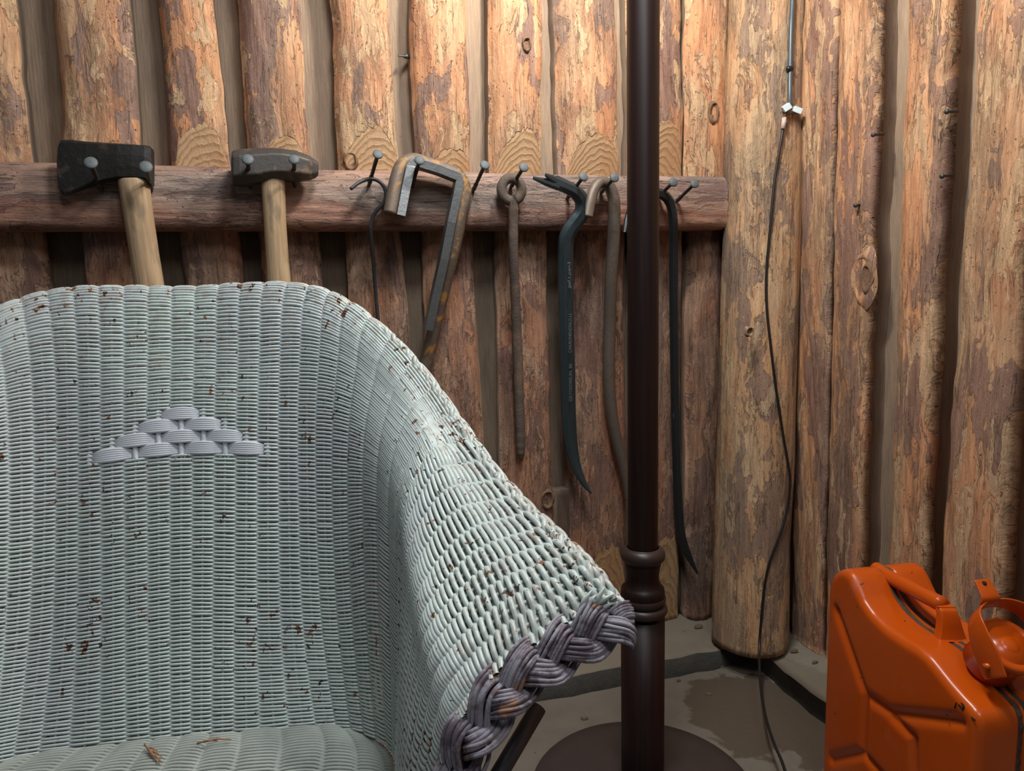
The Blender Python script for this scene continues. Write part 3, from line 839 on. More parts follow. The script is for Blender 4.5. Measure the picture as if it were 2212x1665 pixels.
# ring spike
sp = thing('ring_spike', onY(1105, 440, .035), 'pitted rusty iron spike with a round ring at its top', 'spike')
c = onY(1105, 409, .036); P = []
for k in range(41):
    a = math.radians(-75 + 360 * k / 40); P.append(c + np.array([.0190 * math.cos(a), -.003 + .006 * k / 40, .0205 * math.sin(a)]))
obj('ring', *tube(P, .0095, 14), M_SPIKE, sp)
P = smooth_path(np.array([onY(*p) for p in [(1110, 432, .036), (1109, 470, .036), (1109, 540, .045), (1113, 640, .07), (1117, 740, .09), (1121, 850, .10), (1124, 930, .104), (1125, 965, .106), (1126, 996, .108)]]), 12)
q = np.linspace(0, 1, len(P)); r = np.interp(q, [0, .1, .3, .5, .85, .93, .97, 1], [.0085, .0082, .0084, .0092, .0088, .0072, .0045, .0008])
r = r * 1.1 * (1 + .05 * vnoise1(q, 91, .02))
obj('spike_shank', *tube(P, r, 14), M_SPIKE, sp)

# blue-black wrecking bar
pb = thing('wrecking_bar', onY(1225, 500, .03), 'blue-black flat wrecking bar with a forked claw and stamped lettering', 'crowbar')
pts = [(1200, 393, .000), (1222, 403, .010), (1243, 415, .020), (1257, 434, .027), (1257, 458, .030), (1243, 480, .032), (1228, 502, .036), (1222, 530, .042), (1222, 600, .056), (1223, 700, .072), (1226, 800, .086), (1228, 900, .096), (1234, 960, .099), (1244, 1005, .095), (1259, 1040, .088), (1277, 1066, .080)]
P = smooth_path(np.array([onY(*p) for p in pts]), 10); q = np.linspace(0, 1, len(P)) * (len(pts) - 1)
sx = np.interp(q, [0, 1, 2, 4, 6, 8, 11, 12, 13, 14, 15], [.35, .55, .75, .85, .8, .7, .7, .6, .45, .35, .12])
sy = np.interp(q, [0, 1, 2, 4, 6, 8, 11, 12, 13, 14, 15], [.9, .85, .9, 1.05, 1.05, 1.1, 1.1, .95, .75, .5, .15])
T, N, B = frames(P)
N = np.tile([0, -1., 0], (len(P), 1)); N -= T * np.sum(N * T, 1)[:, None]; N /= np.linalg.norm(N, axis=1)[:, None]; B = np.cross(T, N)
V, Fs = tube(P, .0150, 8, True, sx, sy, math.pi / 8, frame=(T, N, B))
bevel(obj('bar', V, Fs, M_PRY, pb, False), .0012, 2, .4)
for sgn, px0, py0 in ((1, 1178, 377), (-1, 1152, 384)):
    A_ = onY(1206, 398 - 4 * sgn, .002); Bm = onY((1206 + px0) / 2, (398 - 4 * sgn + py0) / 2, -.006); C_ = onY(px0, py0, -.014)
    V, Fs = tube([A_, Bm, C_], [.0088, .0072, .0030], 8, True, .55, 1.0, math.pi / 8)
    obj('claw', V, Fs, M_PRY, pb, False)
def stamp(text, px, py0, py1, y):
    cu = bpy.data.curves.new('stamped_text', 'FONT'); cu.body = text; cu.size = .01; cu.extrude = .0002
    cu.align_x = 'LEFT'
    o = bpy.data.objects.new('stamped_text', cu); COL.objects.link(o)
    a = onY(px, py1, y); b = onY(px, py0, y)
    dg = bpy.context.evaluated_depsgraph_get(); me = bpy.data.meshes.new_from_object(o.evaluated_get(dg))
    bpy.data.objects.remove(o)
    vs = np.array([v.co for v in me.vertices]); L_ = vs[:, 0].max()
    d = b - a; ln = np.linalg.norm(d); d /= ln
    perp = np.array([-1., 0, 0]); nrm = np.array([0, -1., 0])
    W_ = np.array([a + d * v[0] / L_ * ln + perp * (v[1] - .0036) * .85 + nrm * (v[2] + .0001) for v in vs])
    fs = [tuple(p.vertices) for p in me.polygons]
    bpy.data.meshes.remove(me)
    obj('stamped_text', W_, fs, M_TEXT, pb, False)
stamp('GS/7GEDREUN. 80', 1232, 786, 867, .0735)
stamp('CAR/BONENDNLG-LL', 1231, 676, 762, .0580)
stamp('gef.t.pen3', 1229, 566, 622, .0395)

# grey brown crowbar
pbar('crowbar', [(1272, 468, .004), (1276, 436, .012), (1284, 408, .020), (1297, 394, .028), (1312, 397, .032), (1323, 418, .034), (1327, 450, .036), (1325, 520, .045), (1320, 600, .06), (1317, 700, .08), (1315, 800, .09), (1320, 880, .095), (1332, 950, .098), (1347, 1010, .10), (1356, 1050, .10), (1359, 1078, .10)],
     [.0075, .0095, .0105, .0105, .0112, .0115, .0120, .0128, .0128, .0125, .0125, .0125, .0120, .0112, .0108, .0100], M_CROW,
     'grey-brown round crowbar with a hooked chisel end, left of the lamp pole', 'crowbar', 12, True, 10, [.4, .7, .9, 1] + [1] * 12, [1.1, 1.1, 1.0, 1] + [1] * 12)
# black bar right of the lamp pole
pbar('hooked_bar', [(1349, 502, .004), (1356, 470, .012), (1372, 436, .020), (1398, 418, .028), (1424, 417, .032), (1441, 428, .034), (1451, 450, .036), (1455, 490, .040), (1455, 560, .056), (1456, 700, .08), (1458, 850, .098), (1462, 1000, .104), (1466, 1100, .106), (1473, 1160, .104), (1487, 1200, .10), (1507, 1239, .092)],
     [.003, .006, .0085, .0098, .0100, .0100, .0098, .0098, .0098, .0098, .0098, .0100, .0104, .0100, .0080, .0022], M_BLACKBAR,
     'black hexagonal bar with bent ends hanging right of the lamp pole', 'crowbar', 6, False, 10)

# small nails and screw in planks
def small_nail(p, n, label, r=.004, L=.010):
    t = np.asarray(n, float)
    P = [p - t * .02, p + t * L * .7, p + t * L * .72, p + t * L]
    o = obj('small_nail', *tube(P, [r * .5, r * .5, r, r * .9], 12), M_SHANK, None, True, origin=p)
    return tag(o, label, 'nail', 'small nails in the right wall')
for (a, b), lb in zip([(1893, 291), (2052, 241), (2042, 380), (1855, 443)],
                      ['small dark nail head in a blackened spot of the second right-wall plank', 'small nail head high on the third right-wall plank, the topmost one',
                       'small nail head on the third right-wall plank, below another nail', 'small nail head low on the second right-wall plank, below the blackened spot']):
    small_nail(onX(a, b, .097), (-1, -.2, -.1), lb)
s0 = onY(884, 122, .14); s1 = onY(861, 121, .105)
o = obj('screw', *tube([s0, s0 + (s1 - s0) * .35, s0 + (s1 - s0) * .36, s1], [.0042, .0042, .0022, .0012], 12), M_SHANK, None, True, origin=s0)
tag(o, 'small screw sticking out of the gap between two planks above the rail', 'screw')

# ------------------------------------------------------------------ hanging cable
def post_front(px, py, off=.006):
    # nearest point of the view ray to the post axis, pulled out to its skin
    r = ray(px, py); best = None
    for d in np.linspace(1.3, 1.7, 161):
        p = CAM + r * d; c = post_c(p[2])
        if np.hypot(p[0] - c[0], p[1] - c[1]) < .079 + off: return p
    return CAM + r * 1.58
cab = thing('hanging_cable', post_front(1706, 300), 'thin black electric cable hanging down the corner post, joined by two pale connectors', 'cable')
def cpath(l): return smooth_path(np.array([post_front(*p) if len(p) == 2 else at(*p) for p in l]), 8)
top = cpath([(1716, -260), (1714, -120), (1712, 0), (1709, 60), (1707, 150), (1706, 205), (1706, 232)])
obj('upper_cable', *tube(top, .0048, 10), M_CABLE2, cab)
kn = post_front(1706, 150, .008)
obj('cable_tie', *tube([kn + np.array([-.008, 0, 0]), kn + np.array([-.005, 0, .001]), kn + np.array([.005, 0, .001]), kn + np.array([.008, 0, 0])], [.002, .0058, .0058, .002], 12), M_CABLE, cab)
camR, camU, camF = M[:, 0], -M[:, 1], M[:, 2]
for px, py, ang in ((1699, 232, -33), (1722, 238, 20)):
    p = post_front(px, py, .013); a = math.radians(-ang)
    ex = camR * math.cos(a) + camU * math.sin(a); ez = -camR * math.sin(a) + camU * math.cos(a)
    o = obj('connector', *box(p, .0085, .006, .0062, ex, camF * .95 + camU * .3, ez), M_CLIP, cab, False); bevel(o, .0012, 2)
    wv = [p - ez * .006, post_front(1695, 250, .01), post_front(1694, 258, .01)]
    obj('wire', *tube(smooth_path(np.array(wv), 5), .0014, 8), M_COPPER, cab)
obj('sleeve', *tube([post_front(1694, 254, .008), post_front(1693, 265, .008), post_front(1691, 278, .008)], .0046, 12), M_SLEEVE, cab)
low = cpath([(1691, 276), (1688, 300), (1680, 345), (1672, 400), (1664, 490), (1656, 580), (1656, 660), (1664, 740), (1675, 830), (1690, 930), (1702, 1000), (1707, 1040), (1701, 1100), (1683, 1160), (1664, 1210), (1652, 1260),
             (1646, 1320), (1641, 1380), (1640, 1430, 1.46), (1643, 1480, 1.38), (1652, 1540, 1.30), (1670, 1600, 1.235), (1688, 1642, 1.195), (1704, 1690, 1.150), (1730, 1760, 1.09)])
# keep the end of the cord on the floor
for i in range(len(low)):
    if low[i][2] < .004: low[i][2] = .004
obj('cord', *tube(low, .0026, 8), M_CABLE, cab)

# ------------------------------------------------------------------ floor lamp
lc = np.array([LAMP_XY[0], LAMP_XY[1]])
lampo = thing('floor_lamp', (lc[0], lc[1], 0), 'dark mahogany floor lamp with turned rings and a round brown base', 'lamp')
RB = .180
V, Fs = lathe([(RB - .004, 0), (RB, .004), (RB, .010), (RB - .005, .015), (RB - .03, .017), (.05, .020), (.04, .020)], lc, 96)
obj('lamp_base', V, Fs, M_LAMPBASE, lampo)
def zat(px, py):   # height on the lamp axis seen at this pixel
    r = ray(px, py); k = ((lc[0] - CAM[0]) * r[0] + (lc[1] - CAM[1]) * r[1]) / (r[0] ** 2 + r[1] ** 2); return CAM[2] + r[2] * k
z1330, z1313, z1290, z1270, z1225, z1197, z1180 = [zat(1388, a) for a in (1332, 1313, 1291, 1268, 1218, 1197, 1180)]
k_ = .0227 / 31.0
obj('lower_column', *lathe([(46 * k_, .02), (46.5 * k_, .05), (46.5 * k_, z1330)], lc, 48), M_LAMP, lampo)
def ringz(z, r, h, name='turned_ring'):
    pf = [(r * .7, z - h)] + [(r - h * (1 - math.cos(a)), z + h * math.sin(a)) for a in np.linspace(-math.pi / 2, math.pi / 2, 11)] + [(r * .7, z + h)]
    obj(name, *lathe(pf, lc, 48), M_RINGW, lampo)
ringz(z1313, 52.5 * k_, .0085); ringz(z1290, 49 * k_, .0105)
nk = [(48 * k_, z1290), (45 * k_, z1270)] + [((34 + 9 * ((a - .5) * 2) ** 2 if a < .5 else 34 + 4 * ((a - .5) * 2) ** 2) * k_, z1270 + (z1225 - z1270) * a) for a in np.linspace(.06, 1, 12)] + [(38 * k_, z1197 - .004)]
obj('turned_neck', *lathe(nk, lc, 48), M_LAMP, lampo)
ringz(z1197, 47.5 * k_, .0125)
obj('upper_column', *lathe([(31 * k_, z1197), (31.5 * k_, z1180), (31.5 * k_, 1.44), (26 * k_, 1.455), (38 * k_, 1.465), (38 * k_, 1.475), (20 * k_, 1.485)], lc, 48), M_LAMP, lampo)
obj('socket', *lathe([(.016, 1.483), (.018, 1.50), (.018, 1.535), (.013, 1.54)], lc, 24), M_LAMPBASE, lampo)
obj('bulb', *lathe([(.012, 1.54), (.014, 1.553), (.010, 1.556), (.008, 1.558)], lc, 24), M_BULB, lampo)

# ------------------------------------------------------------------ wicker chair
TL = [0, .25, .5, .75, .88, 1.0]
ST = {
 0: [(392, 1606, .718), (391, 1350, .752), (392, 1100, .786), (393, 850, .82), (395, 740, .838), (396, 636, .86)],
 3.5: [(562, 1590, .727), (556, 1350, .76), (556, 1100, .793), (558, 850, .826), (561, 735, .843), (566, 627, .865)],
 5.5: [(684, 1578, .734), (655, 1350, .765), (646, 1100, .797), (645, 850, .83), (650, 730, .845), (660, 633, .865)],
 8.5: [(788, 1584, .716), (764, 1350, .746), (753, 1100, .775), (760, 870, .805), (773, 775, .82), (788, 700, .835)],
 10.5: [(838, 1612, .69), (822, 1350, .714), (817, 1100, .738), (828, 925, .760), (850, 850, .775), (880, 795, .787)],
 12.5: [(858, 1650, .655), (862, 1400, .668), (862, 1160, .684), (880, 1005, .70), (914, 930, .715), (955, 905, .73)],
 15: [(864, 1725, .605), (872, 1460, .612), (882, 1240, .628), (905, 1110, .645), (960, 1035, .658), (1035, 1022, .672)],
 18: [(866, 1830, .553), (880, 1560, .553), (905, 1370, .562), (945, 1250, .571), (1030, 1165, .585), (1132, 1132, .595)],
 21: [(882, 1980, .512), (895, 1690, .503), (930, 1480, .504), (985, 1365, .509), (1090, 1275, .52), (1220, 1222, .53)],
 24: [(925, 2080, .482), (945, 1790, .465), (980, 1610, .458), (1045, 1500, .462), (1130, 1415, .472), (1286, 1315, .497)],
}
ks = sorted(ST); right = {k: np.array([at(*p) for p in ST[k]]) for k in ks}
c0 = right[0].mean(0); fwd = np.array([.145, .989, 0]); fwd /= np.linalg.norm(fwd); sid = np.array([fwd[1], -fwd[0], 0])
stations = {}
for k in ks:
    stations[k] = right[k]
    if k > 0:
        mir = right[k].copy()
        cc = right[0]
        off = ((right[k] - cc) @ sid)[:, None] * sid[None, :]
        stations[-k] = right[k] - 2 * off
    # stations hold the inner face only; the roll over the rim is added below
SK = sorted(stations)
cen = np.array([c0[0], c0[1], 0]) - fwd * .22
TLX = TL + [1.035, 1.07, 1.12]
rows = []
for k in SK:
    S_ = stations[k]
    rim = S_[-1]; g = S_[-1] - S_[-2]; g /= np.linalg.norm(g)
    out = rim - cen; out[2] = 0; out /= np.linalg.norm(out)
    if abs(k) > 11: out = (out * .3 + np.sign(k) * sid); out /= np.linalg.norm(out)
    ex = [rim + g * .007 + out * .007 + EZ * .001, rim + out * .0165 - EZ * .008 + g * .004, rim + out * .016 - EZ * .036]
    rows.append(np.vstack([S_, ex]))
rows = np.array(rows)
def chair_surf(s, t):
    """s: (n,), t: (m,) -> (n, m, 3)"""
    A = nspline(TLX, rows.transpose(1, 0, 2), t)      # (m, ns, 3)
    return nspline(SK, A.transpose(1, 0, 2), s)
chair = thing('wicker_chair', (cen[0], cen[1], 0), 'pale mint painted wicker barrel armchair with chipped paint standing before the tool wall', 'chair')

def strands(P, Nn, r, nseg=6):
    """P, Nn: (rows, samples, 3) -> tubes, all at once"""
    R_, S_, _ = P.shape
    T = np.gradient(P, axis=1); T /= np.linalg.norm(T, axis=2)[:, :, None] + 1e-12
    B = np.cross(T, Nn); B /= np.linalg.norm(B, axis=2)[:, :, None] + 1e-12
    N2 = np.cross(B, T)
    a = np.arange(nseg) * 2 * math.pi / nseg
    rr = r if np.ndim(r) == 0 else (r[:, None, None, None] if np.ndim(r) == 1 else r[:, :, None, None])
    V = P[:, :, None, :] + rr * (np.cos(a)[None, None, :, None] * N2[:, :, None, :] + np.sin(a)[None, None, :, None] * B[:, :, None, :])
    idx = np.arange(R_ * S_ * nseg).reshape(R_, S_, nseg)
    nx = np.roll(idx, -1, axis=2)
    Fq = np.stack([idx[:, :-1], nx[:, :-1], nx[:, 1:], idx[:, 1:]], -1).reshape(-1, 4)
    return V.reshape(-1, 3), Fq, nseg
def surf_normals(Pg):
    ds = np.gradient(Pg, axis=0); dt = np.gradient(Pg, axis=1)
    n = np.cross(ds, dt); return n / (np.linalg.norm(n, axis=2)[:, :, None] + 1e-12)
SPC = 6
sv = np.arange(-24 * SPC, 24 * SPC + 1) / SPC
NR = 262; t_hi = 1.10
tv = (np.arange(NR) + .5) / NR * t_hi
G = chair_surf(sv, tv); Nm = surf_normals(G)
if (Nm[len(sv) // 2, NR // 3] @ -fwd) < 0: Nm = -Nm
wave = np.cos(math.pi * sv); wave = np.tanh(2.0 * wave) / math.tanh(2.0)
k0 = int(round(.612 / t_hi * NR)); per = 6      # lattice medallion: four bands of six rows
MED = [(k0 + i * per, k0 + (i + 1) * per, 4 - i) for i in range(4)]
def half(k):
    for a, b, h in MED:
        if a <= k < b: return h
    return 0
amp = .0020
Vs, Fsx, wr, base = [], [], [], 0
segs = []
for k in range(NR):
    h = half(k)
    # the arms are woven with half as many, thicker strands: these rows end where the back turns into the arm
    lo_, hi_ = (0, len(sv)) if k % 4 < 2 else (int((24 - 14.0 + .5 * (k % 3)) * SPC), int((24 + 14.0 - .5 * (k % 3)) * SPC) + 1)
    if h == 0: segs.append((k, lo_, hi_))
    else:
        segs.append((k, lo_, int((24 - h) * SPC) + 2)); segs.append((k, int((24 + h) * SPC) - 1, hi_))
jit = RNG.randn(NR) * .00012
for k, a, b in segs:
    ph = 1 if k % 2 else -1
    far_ = np.clip((np.abs(sv[a:b]) - 12.0) / 3.0, 0, 1); far_ = far_ * far_ * (3 - 2 * far_)
    kk = min(NR - 1, k + 1); wk = (far_ if k % 4 == 1 else 0 * far_)[:, None]
    P = G[a:b, k] * (1 - wk) + G[a:b, kk] * wk + Nm[a:b, k] * (amp * (1 + .35 * far_) * wave[a:b] * ph)[:, None]
    up_ = np.zeros_like(P)
    P = P + EZ * jit[k] + EZ * (.00035 * vnoise1(sv[a:b] + k * 3.7, 200 + k % 40, .8))[:, None]
    rad = ((.00134 + .00030 * min(1, tv[k] / .9) + .0002 * (tv[k] > .9)) * (1 + .48 * far_ - .13 * np.clip((np.abs(sv[a:b]) - 7) / 4, 0, 1)))[None]
    V_, F_, _ = strands(P[None], Nm[a:b, k][None], rad)
    Vs.append(V_); Fsx.append(F_ + base); base += len(V_)
    wv_ = .15 + .85 * max(0, (tv[k] - .85) / .2) ** 1.2 + 0 * sv[a:b]
    wv_ = np.maximum(wv_, np.clip((np.abs(sv[a:b]) - 12) / 12, 0, 1) * (.55 + .6 * max(0, tv[k] - .45)))
    wr.append(np.repeat(wv_, 6))
tag(obj('shell_weave', np.vstack(Vs), np.vstack(Fsx), M_CHAIR, chair, True, attrs={'wear': np.concatenate(wr)}), kind='stuff')
# stakes running up inside the weave, one per column
tst = np.linspace(0, t_hi, 40)
Gs = chair_surf(np.arange(-24, 25).astype(float), tst)
mb = MB()
for i in range(49):
    mb.add(*tube(Gs[i], .0016, 6))
tag(mb.build('hidden_stakes', M_CHAIR, chair), kind='stuff')
Gm = chair_surf(np.arange(-24, 25).astype(float), np.linspace((k0 - .5) / NR * t_hi, (k0 + 25.5) / NR * t_hi, 27))
for i in range(20, 29):
    n_ = {0: 20, 1: 25, 2: 19, 3: 13, 4: 7}[abs(i - 24)]
    obj('stake', *tube(Gm[i][:n_] , .0031, 8), M_LAV, chair)
# medallion bands: ribbons of five strands that pass over and behind the stakes
for ri, (a, b, h) in enumerate(MED):
    tc = (a + b) / 2 / NR * t_hi; th = (b - a) / NR * t_hi
    for cidx in range(-(h - 1), h, 2):
        ss = np.linspace(cidx - 1.0, cidx + 1.0, 17)
        tt = np.array([tc + th * .5 * (j / 2.5) for j in np.linspace(-2.5, 2.5, 6)])
        Gt = chair_surf(ss, np.array([tc - th * .5, tc, tc + th * .5]))
        nn = surf_normals(Gt)[:, 1]
        if (nn[8] @ -fwd) < 0: nn = -nn
        prof = np.maximum(0, np.cos((ss - cidx) * math.pi / 2)) ** .65
        m2 = MB()
        for j in range(6):
            q = (j - 2.5) / 3.0
            spread = .42 + .58 * prof
            tj = q * spread
            lo, mid, hi = Gt[:, 0], Gt[:, 1], Gt[:, 2]
            P = mid + (hi - lo) * .5 * tj[:, None] * 1.08 + nn * (-.0050 + .0085 * prof)[:, None]
            V_, F_, _ = strands(P[None], nn[None], np.array([.00185]), 8)
            m2.add(V_, F_)
        m2.build('woven_band', M_LAV, chair)
# painted backing cloth behind the medallion
Gb = chair_surf(np.linspace(-4.2, 4.2, 18), np.linspace(MED[0][0] / NR * t_hi, MED[3][1] / NR * t_hi, 10))
nb = surf_normals(Gb)
if (nb[9, 5] @ -fwd) < 0: nb = -nb
Vb = []; Fb = []; keep = {}
for i in range(18):
    for j in range(10):
        hw = 4.1 - 3.4 * j / 9
        s_ = -4.2 + 8.4 * i / 17; s_ = s_ * hw / 4.2
        p = chair_surf(np.array([s_]), np.array([(MED[0][0] + (MED[3][1] - MED[0][0]) * j / 9) / NR * t_hi]))[0, 0]
        Vb.append(p - nb[9, 5] * .0075)
for i in range(17):
    for j in range(9): Fb.append((i * 10 + j, (i + 1) * 10 + j, (i + 1) * 10 + j + 1, i * 10 + j + 1))
o = obj('medallion_backing', Vb, Fb, M_LAV, chair); sm = o.modifiers.new('s', 'SOLIDIFY'); sm.thickness = .001
# corded rim
def rope(path, rad, sr, pitch, name, mat, nst=2, phase=0.):
    P = np.asarray(path); ln = np.concatenate([[0], np.cumsum(np.linalg.norm(np.diff(P, axis=0), axis=1))])
    n = int(ln[-1] / pitch * 12); q = np.linspace(0, ln[-1], n)
    P = np.stack([np.interp(q, ln, P[:, i]) for i in range(3)], 1)
    T, N, B = frames(P)
    m_ = MB()
    for k in range(nst):
        th = 2 * math.pi * (q / pitch + k / nst) + phase
        m_.add(*tube(P + rad * (N * np.cos(th)[:, None] + B * np.sin(th)[:, None]), sr, 7))
    return m_.build(name, mat, chair)
for sg in (-1, 1):
    Pr = chair_surf(np.linspace(9, 24, 70) * sg, np.array([1.03]))[:, 0]
    o = rope(Pr, .0028, .0026, .030, 'edge_rope', M_CHAIR, 2)
    a_ = o.data.attributes.new('wear', 'FLOAT', 'POINT'); a_.data.foreach_set('value', np.full(len(o.data.vertices), .8, np.float32))
    # front edge of each arm: thick plait of flat strand bundles
    tt = np.linspace(.12, 1.06, 120)
    E_ = chair_surf(np.array([23.9 * sg]), tt)[0]
    Ein = chair_surf(np.array([22.5 * sg]), tt)[0]
    outd = E_ - Ein; outd /= np.linalg.norm(outd, axis=1)[:, None]
    outd = outd * .55 - EZ[None, :] * .45 - fwd[None, :] * .15; outd /= np.linalg.norm(outd, axis=1)[:, None]
    cl = E_ + outd * .0125
    T = np.gradient(cl, axis=0); T /= np.linalg.norm(T, axis=1)[:, None]
    Nf = np.cross(T, outd); Nf /= np.linalg.norm(Nf, axis=1)[:, None]
    if (Nf[60] @ -fwd) < 0: Nf = -Nf
    ln = np.concatenate([[0], np.cumsum(np.linalg.norm(np.diff(cl, axis=0), axis=1))])
    for k in range(3):
        m_ = MB(); th = 2 * math.pi * (ln / .088 + k / 3)
        A = np.sin(th) * .0115; Bz = np.sin(2 * th) * .0060
        Cc = cl + outd * A[:, None] + Nf * Bz[:, None]
        Tc = np.gradient(Cc, axis=0); Tc /= np.linalg.norm(Tc, axis=1)[:, None]
        Sd = np.cross(Tc, Nf); Sd /= np.linalg.norm(Sd, axis=1)[:, None]
        for j in range(8):
            o_ = (j - 3.5) * .0020
            jj_ = vnoise1(ln, 400 + k * 9 + j, .018) * .0013; kk_ = vnoise1(ln, 500 + k * 9 + j, .022) * .0012
            m_.add(*tube(Cc + Sd * (o_ + jj_)[:, None] + Nf * (.0016 * (1 - abs(j - 3.5) / 3.5) + kk_)[:, None], .00135 + .0003 * RNG.rand(), 7))
        m_.build('braid_strand', M_BRAID, chair)
    # hidden core so no light leaks through the plait
    obj('braid_core', *tube(cl - Nf * .003, .006, 10), M_DARK, chair)
# seat
sb = np.linspace(-9, 9, 60)
def coons(a, b):
    back = chair_surf(np.array([-9 + 18 * a]), np.array([0.0]))[0, 0]
    L_ = chair_surf(np.array([-(9 + 14 * b)]), np.array([0.0]))[0, 0]; R_ = chair_surf(np.array([9 + 14 * b]), np.array([0.0]))[0, 0]
    return back, L_, R_
na_, nb_ = 49, 60
aa = np.linspace(0, 1, na_); bb = np.linspace(0, 1, nb_)
BK = chair_surf(-9 + 18 * aa, np.array([0.]))[:, 0]
LT = chair_surf(-(9 + 14 * bb), np.array([0.]))[:, 0]; RTt = chair_surf(9 + 14 * bb, np.array([0.]))[:, 0]
FR = np.array([LT[-1] * (1 - a) + RTt[-1] * a - fwd * .05 * math.sin(math.pi * a) for a in aa])
seatz = .385
SG = np.zeros((na_, nb_, 3))
for i, a in enumerate(aa):
    for j, b in enumerate(bb):
        p = (1 - b) * BK[i] + b * FR[i] + (1 - a) * LT[j] + a * RTt[j] - ((1 - a) * (1 - b) * BK[0] + a * (1 - b) * BK[-1] + (1 - a) * b * FR[0] + a * b * FR[-1])
        p[2] = seatz + .012 * math.sin(math.pi * a) * math.sin(math.pi * min(1, b + .1))
        SG[i, j] = p
ncol = 13; sa = np.linspace(0, 1, ncol * SPC + 1); nrow = 120; sbv = (np.arange(nrow) + .3) / nrow
S1 = nspline(aa, SG, sa); S2 = nspline(bb, S1.transpose(1, 0, 2), sbv)      # (rows, samples)
Nz = np.tile(EZ, S2.shape[:2] + (1,))
wv2 = np.cos(math.pi * sa * ncol); wv2 = np.tanh(2 * wv2) / math.tanh(2)
sg_ = np.where(np.arange(nrow) % 2, 1, -1)[:, None]
P = S2 + Nz * (amp * 1.2 * sg_ * wv2[None])[:, :, None]
P[:, :, 1] += .0012 * vnoise1((sa[None] * 9 + np.arange(nrow)[:, None] * .02).ravel(), 301, .35).reshape(nrow, -1)
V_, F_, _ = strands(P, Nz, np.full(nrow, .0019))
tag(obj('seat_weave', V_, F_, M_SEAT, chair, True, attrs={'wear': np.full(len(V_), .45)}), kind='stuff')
mb = MB()
for i in range(ncol + 1):
    k = min(len(sa) - 1, i * SPC); mb.add(*tube(S2[::6, k], .0022, 6))
tag(mb.build('seat_stakes', M_CHAIR, chair), kind='stuff')
ring_ = np.vstack([BK, RTt[1:], FR[::-1][1:], LT[::-1][1:]]); ring_[:, 2] = seatz - .016
obj('seat_frame', *tube(ring_, .012, 10), M_CHAIR, chair)
# legs and braces
def leg(p, q, r, mat, name='leg'): return obj(name, *tube([p, p * .5 + q * .5, q], [r, r, r * .9], 12), mat, chair)
for sg in (-1, 1):
    Af = chair_surf(np.array([23.3 * sg]), np.array([.72]))[0, 0]
    foot = np.array([Af[0], Af[1], 0]) - sid * sg * .05
    leg(Af - EZ * .015 - sid * sg * .004, foot, .013, M_BRAID)
    A2 = chair_surf(np.array([22.6 * sg]), np.array([1.0]))[0, 0] - EZ * .035
    if sg == 1: A2 = at(1163, 1528, .505)
    else: A2 = A2
    B2 = at(1020, 1770, .455) if sg == 1 else np.array([A2[0], A2[1], .2]) + sid * .08
    B3 = A2 + (B2 - A2) * 1.6
    leg(A2, B3, .0058, M_PAINTED_IRON, 'brace')
    Bk = BK[4 if sg < 0 else -5]
    leg(np.array([Bk[0], Bk[1], seatz - .01]), np.array([Bk[0], Bk[1], 0]) + fwd * .04, .014, M_CHAIR)

# frayed reed ends on the rim
for (px, py, qx, qy, d) in [(662, 634, 688, 622, .855), (118, 664, 150, 655, .86), (120, 660, 140, 656, .858), (104, 668, 152, 657, .857)]:
    obj('frayed_reed', *tube([at(px, py, d), at((px + qx) / 2, (py + qy) / 2 - 2, d), at(qx, qy, d)], [.0012, .001, .0004], 6), M_DEBRIS if qx < 200 else M_CHAIR, chair)
for i in range(9):
    a_ = math.radians(RNG.uniform(20, 120)); p = at(1268 + RNG.uniform(-22, 22), 1322 + RNG.uniform(-18, 14), .495)
    d_ = camR * math.cos(a_) + camU * math.sin(a_)
    obj('frayed_reed', *tube([p, p + d_ * .006, p + d_ * .013 + camR * .002], [.0022, .002, .0006], 6), M_CHAIR, chair)

# dry twig lying on the seat
tw = thing('dry_twig', at(330, 1612, .705), 'small reddish dry conifer twig lying on the wicker seat', 'twig')
def tz(px, py): 
    p = onZ(px, py, seatz + .014); return p
for a, b in [((312, 1608), (342, 1648)), ((318, 1616), (340, 1622)), ((322, 1622), (350, 1634)), ((326, 1628), (348, 1645)), ((320, 1619), (330, 1636)), ((440, 1602), (500, 1597)), ((425, 1606), (470, 1600))]:
    A_, B_ = tz(*a), tz(*b); obj('needle', *tube([A_, (A_ + B_) / 2 + EZ * .002, B_], [.0009, .0009, .0004], 6), M_NEEDLE, tw)

# ------------------------------------------------------------------ jerrycan
far = onZ(1798, 1237, .375); near = onZ(2106, 1555, .305)
eu = near - far; eu[2] = 0; Lu = np.linalg.norm(eu); eu /= Lu
ev = np.array([-eu[1], eu[0], 0])
if ev @ camR < 0: ev = -ev
org = np.array([far[0], far[1], 0]); nface = ev
def cuh(px, py, v=0.):
    p = on_plane(px, py, org + ev * v, ev) - org; return p @ eu, p[2]
TH = .128
can = thing('jerrycan', org + eu * Lu / 2 + ev * TH / 2, 'battered orange steel jerrycan with one tube handle on the concrete floor', 'jerrycan')
prof_px = [(1786, 1280), (1789, 1255), (1797, 1238), (1812, 1229), (1826, 1231), (1838, 1243), (1848, 1266), (1860, 1296), (1880, 1326), (1908, 1354), (1945, 1380), (1980, 1400), (2000, 1416), (2020, 1440), (2050, 1478), (2078, 1510), (2100, 1532), (2112, 1552), (2116, 1580)]
prof = [cuh(*p) for p in prof_px]
uF, uN = prof[0][0], max(p[0] for p in prof)
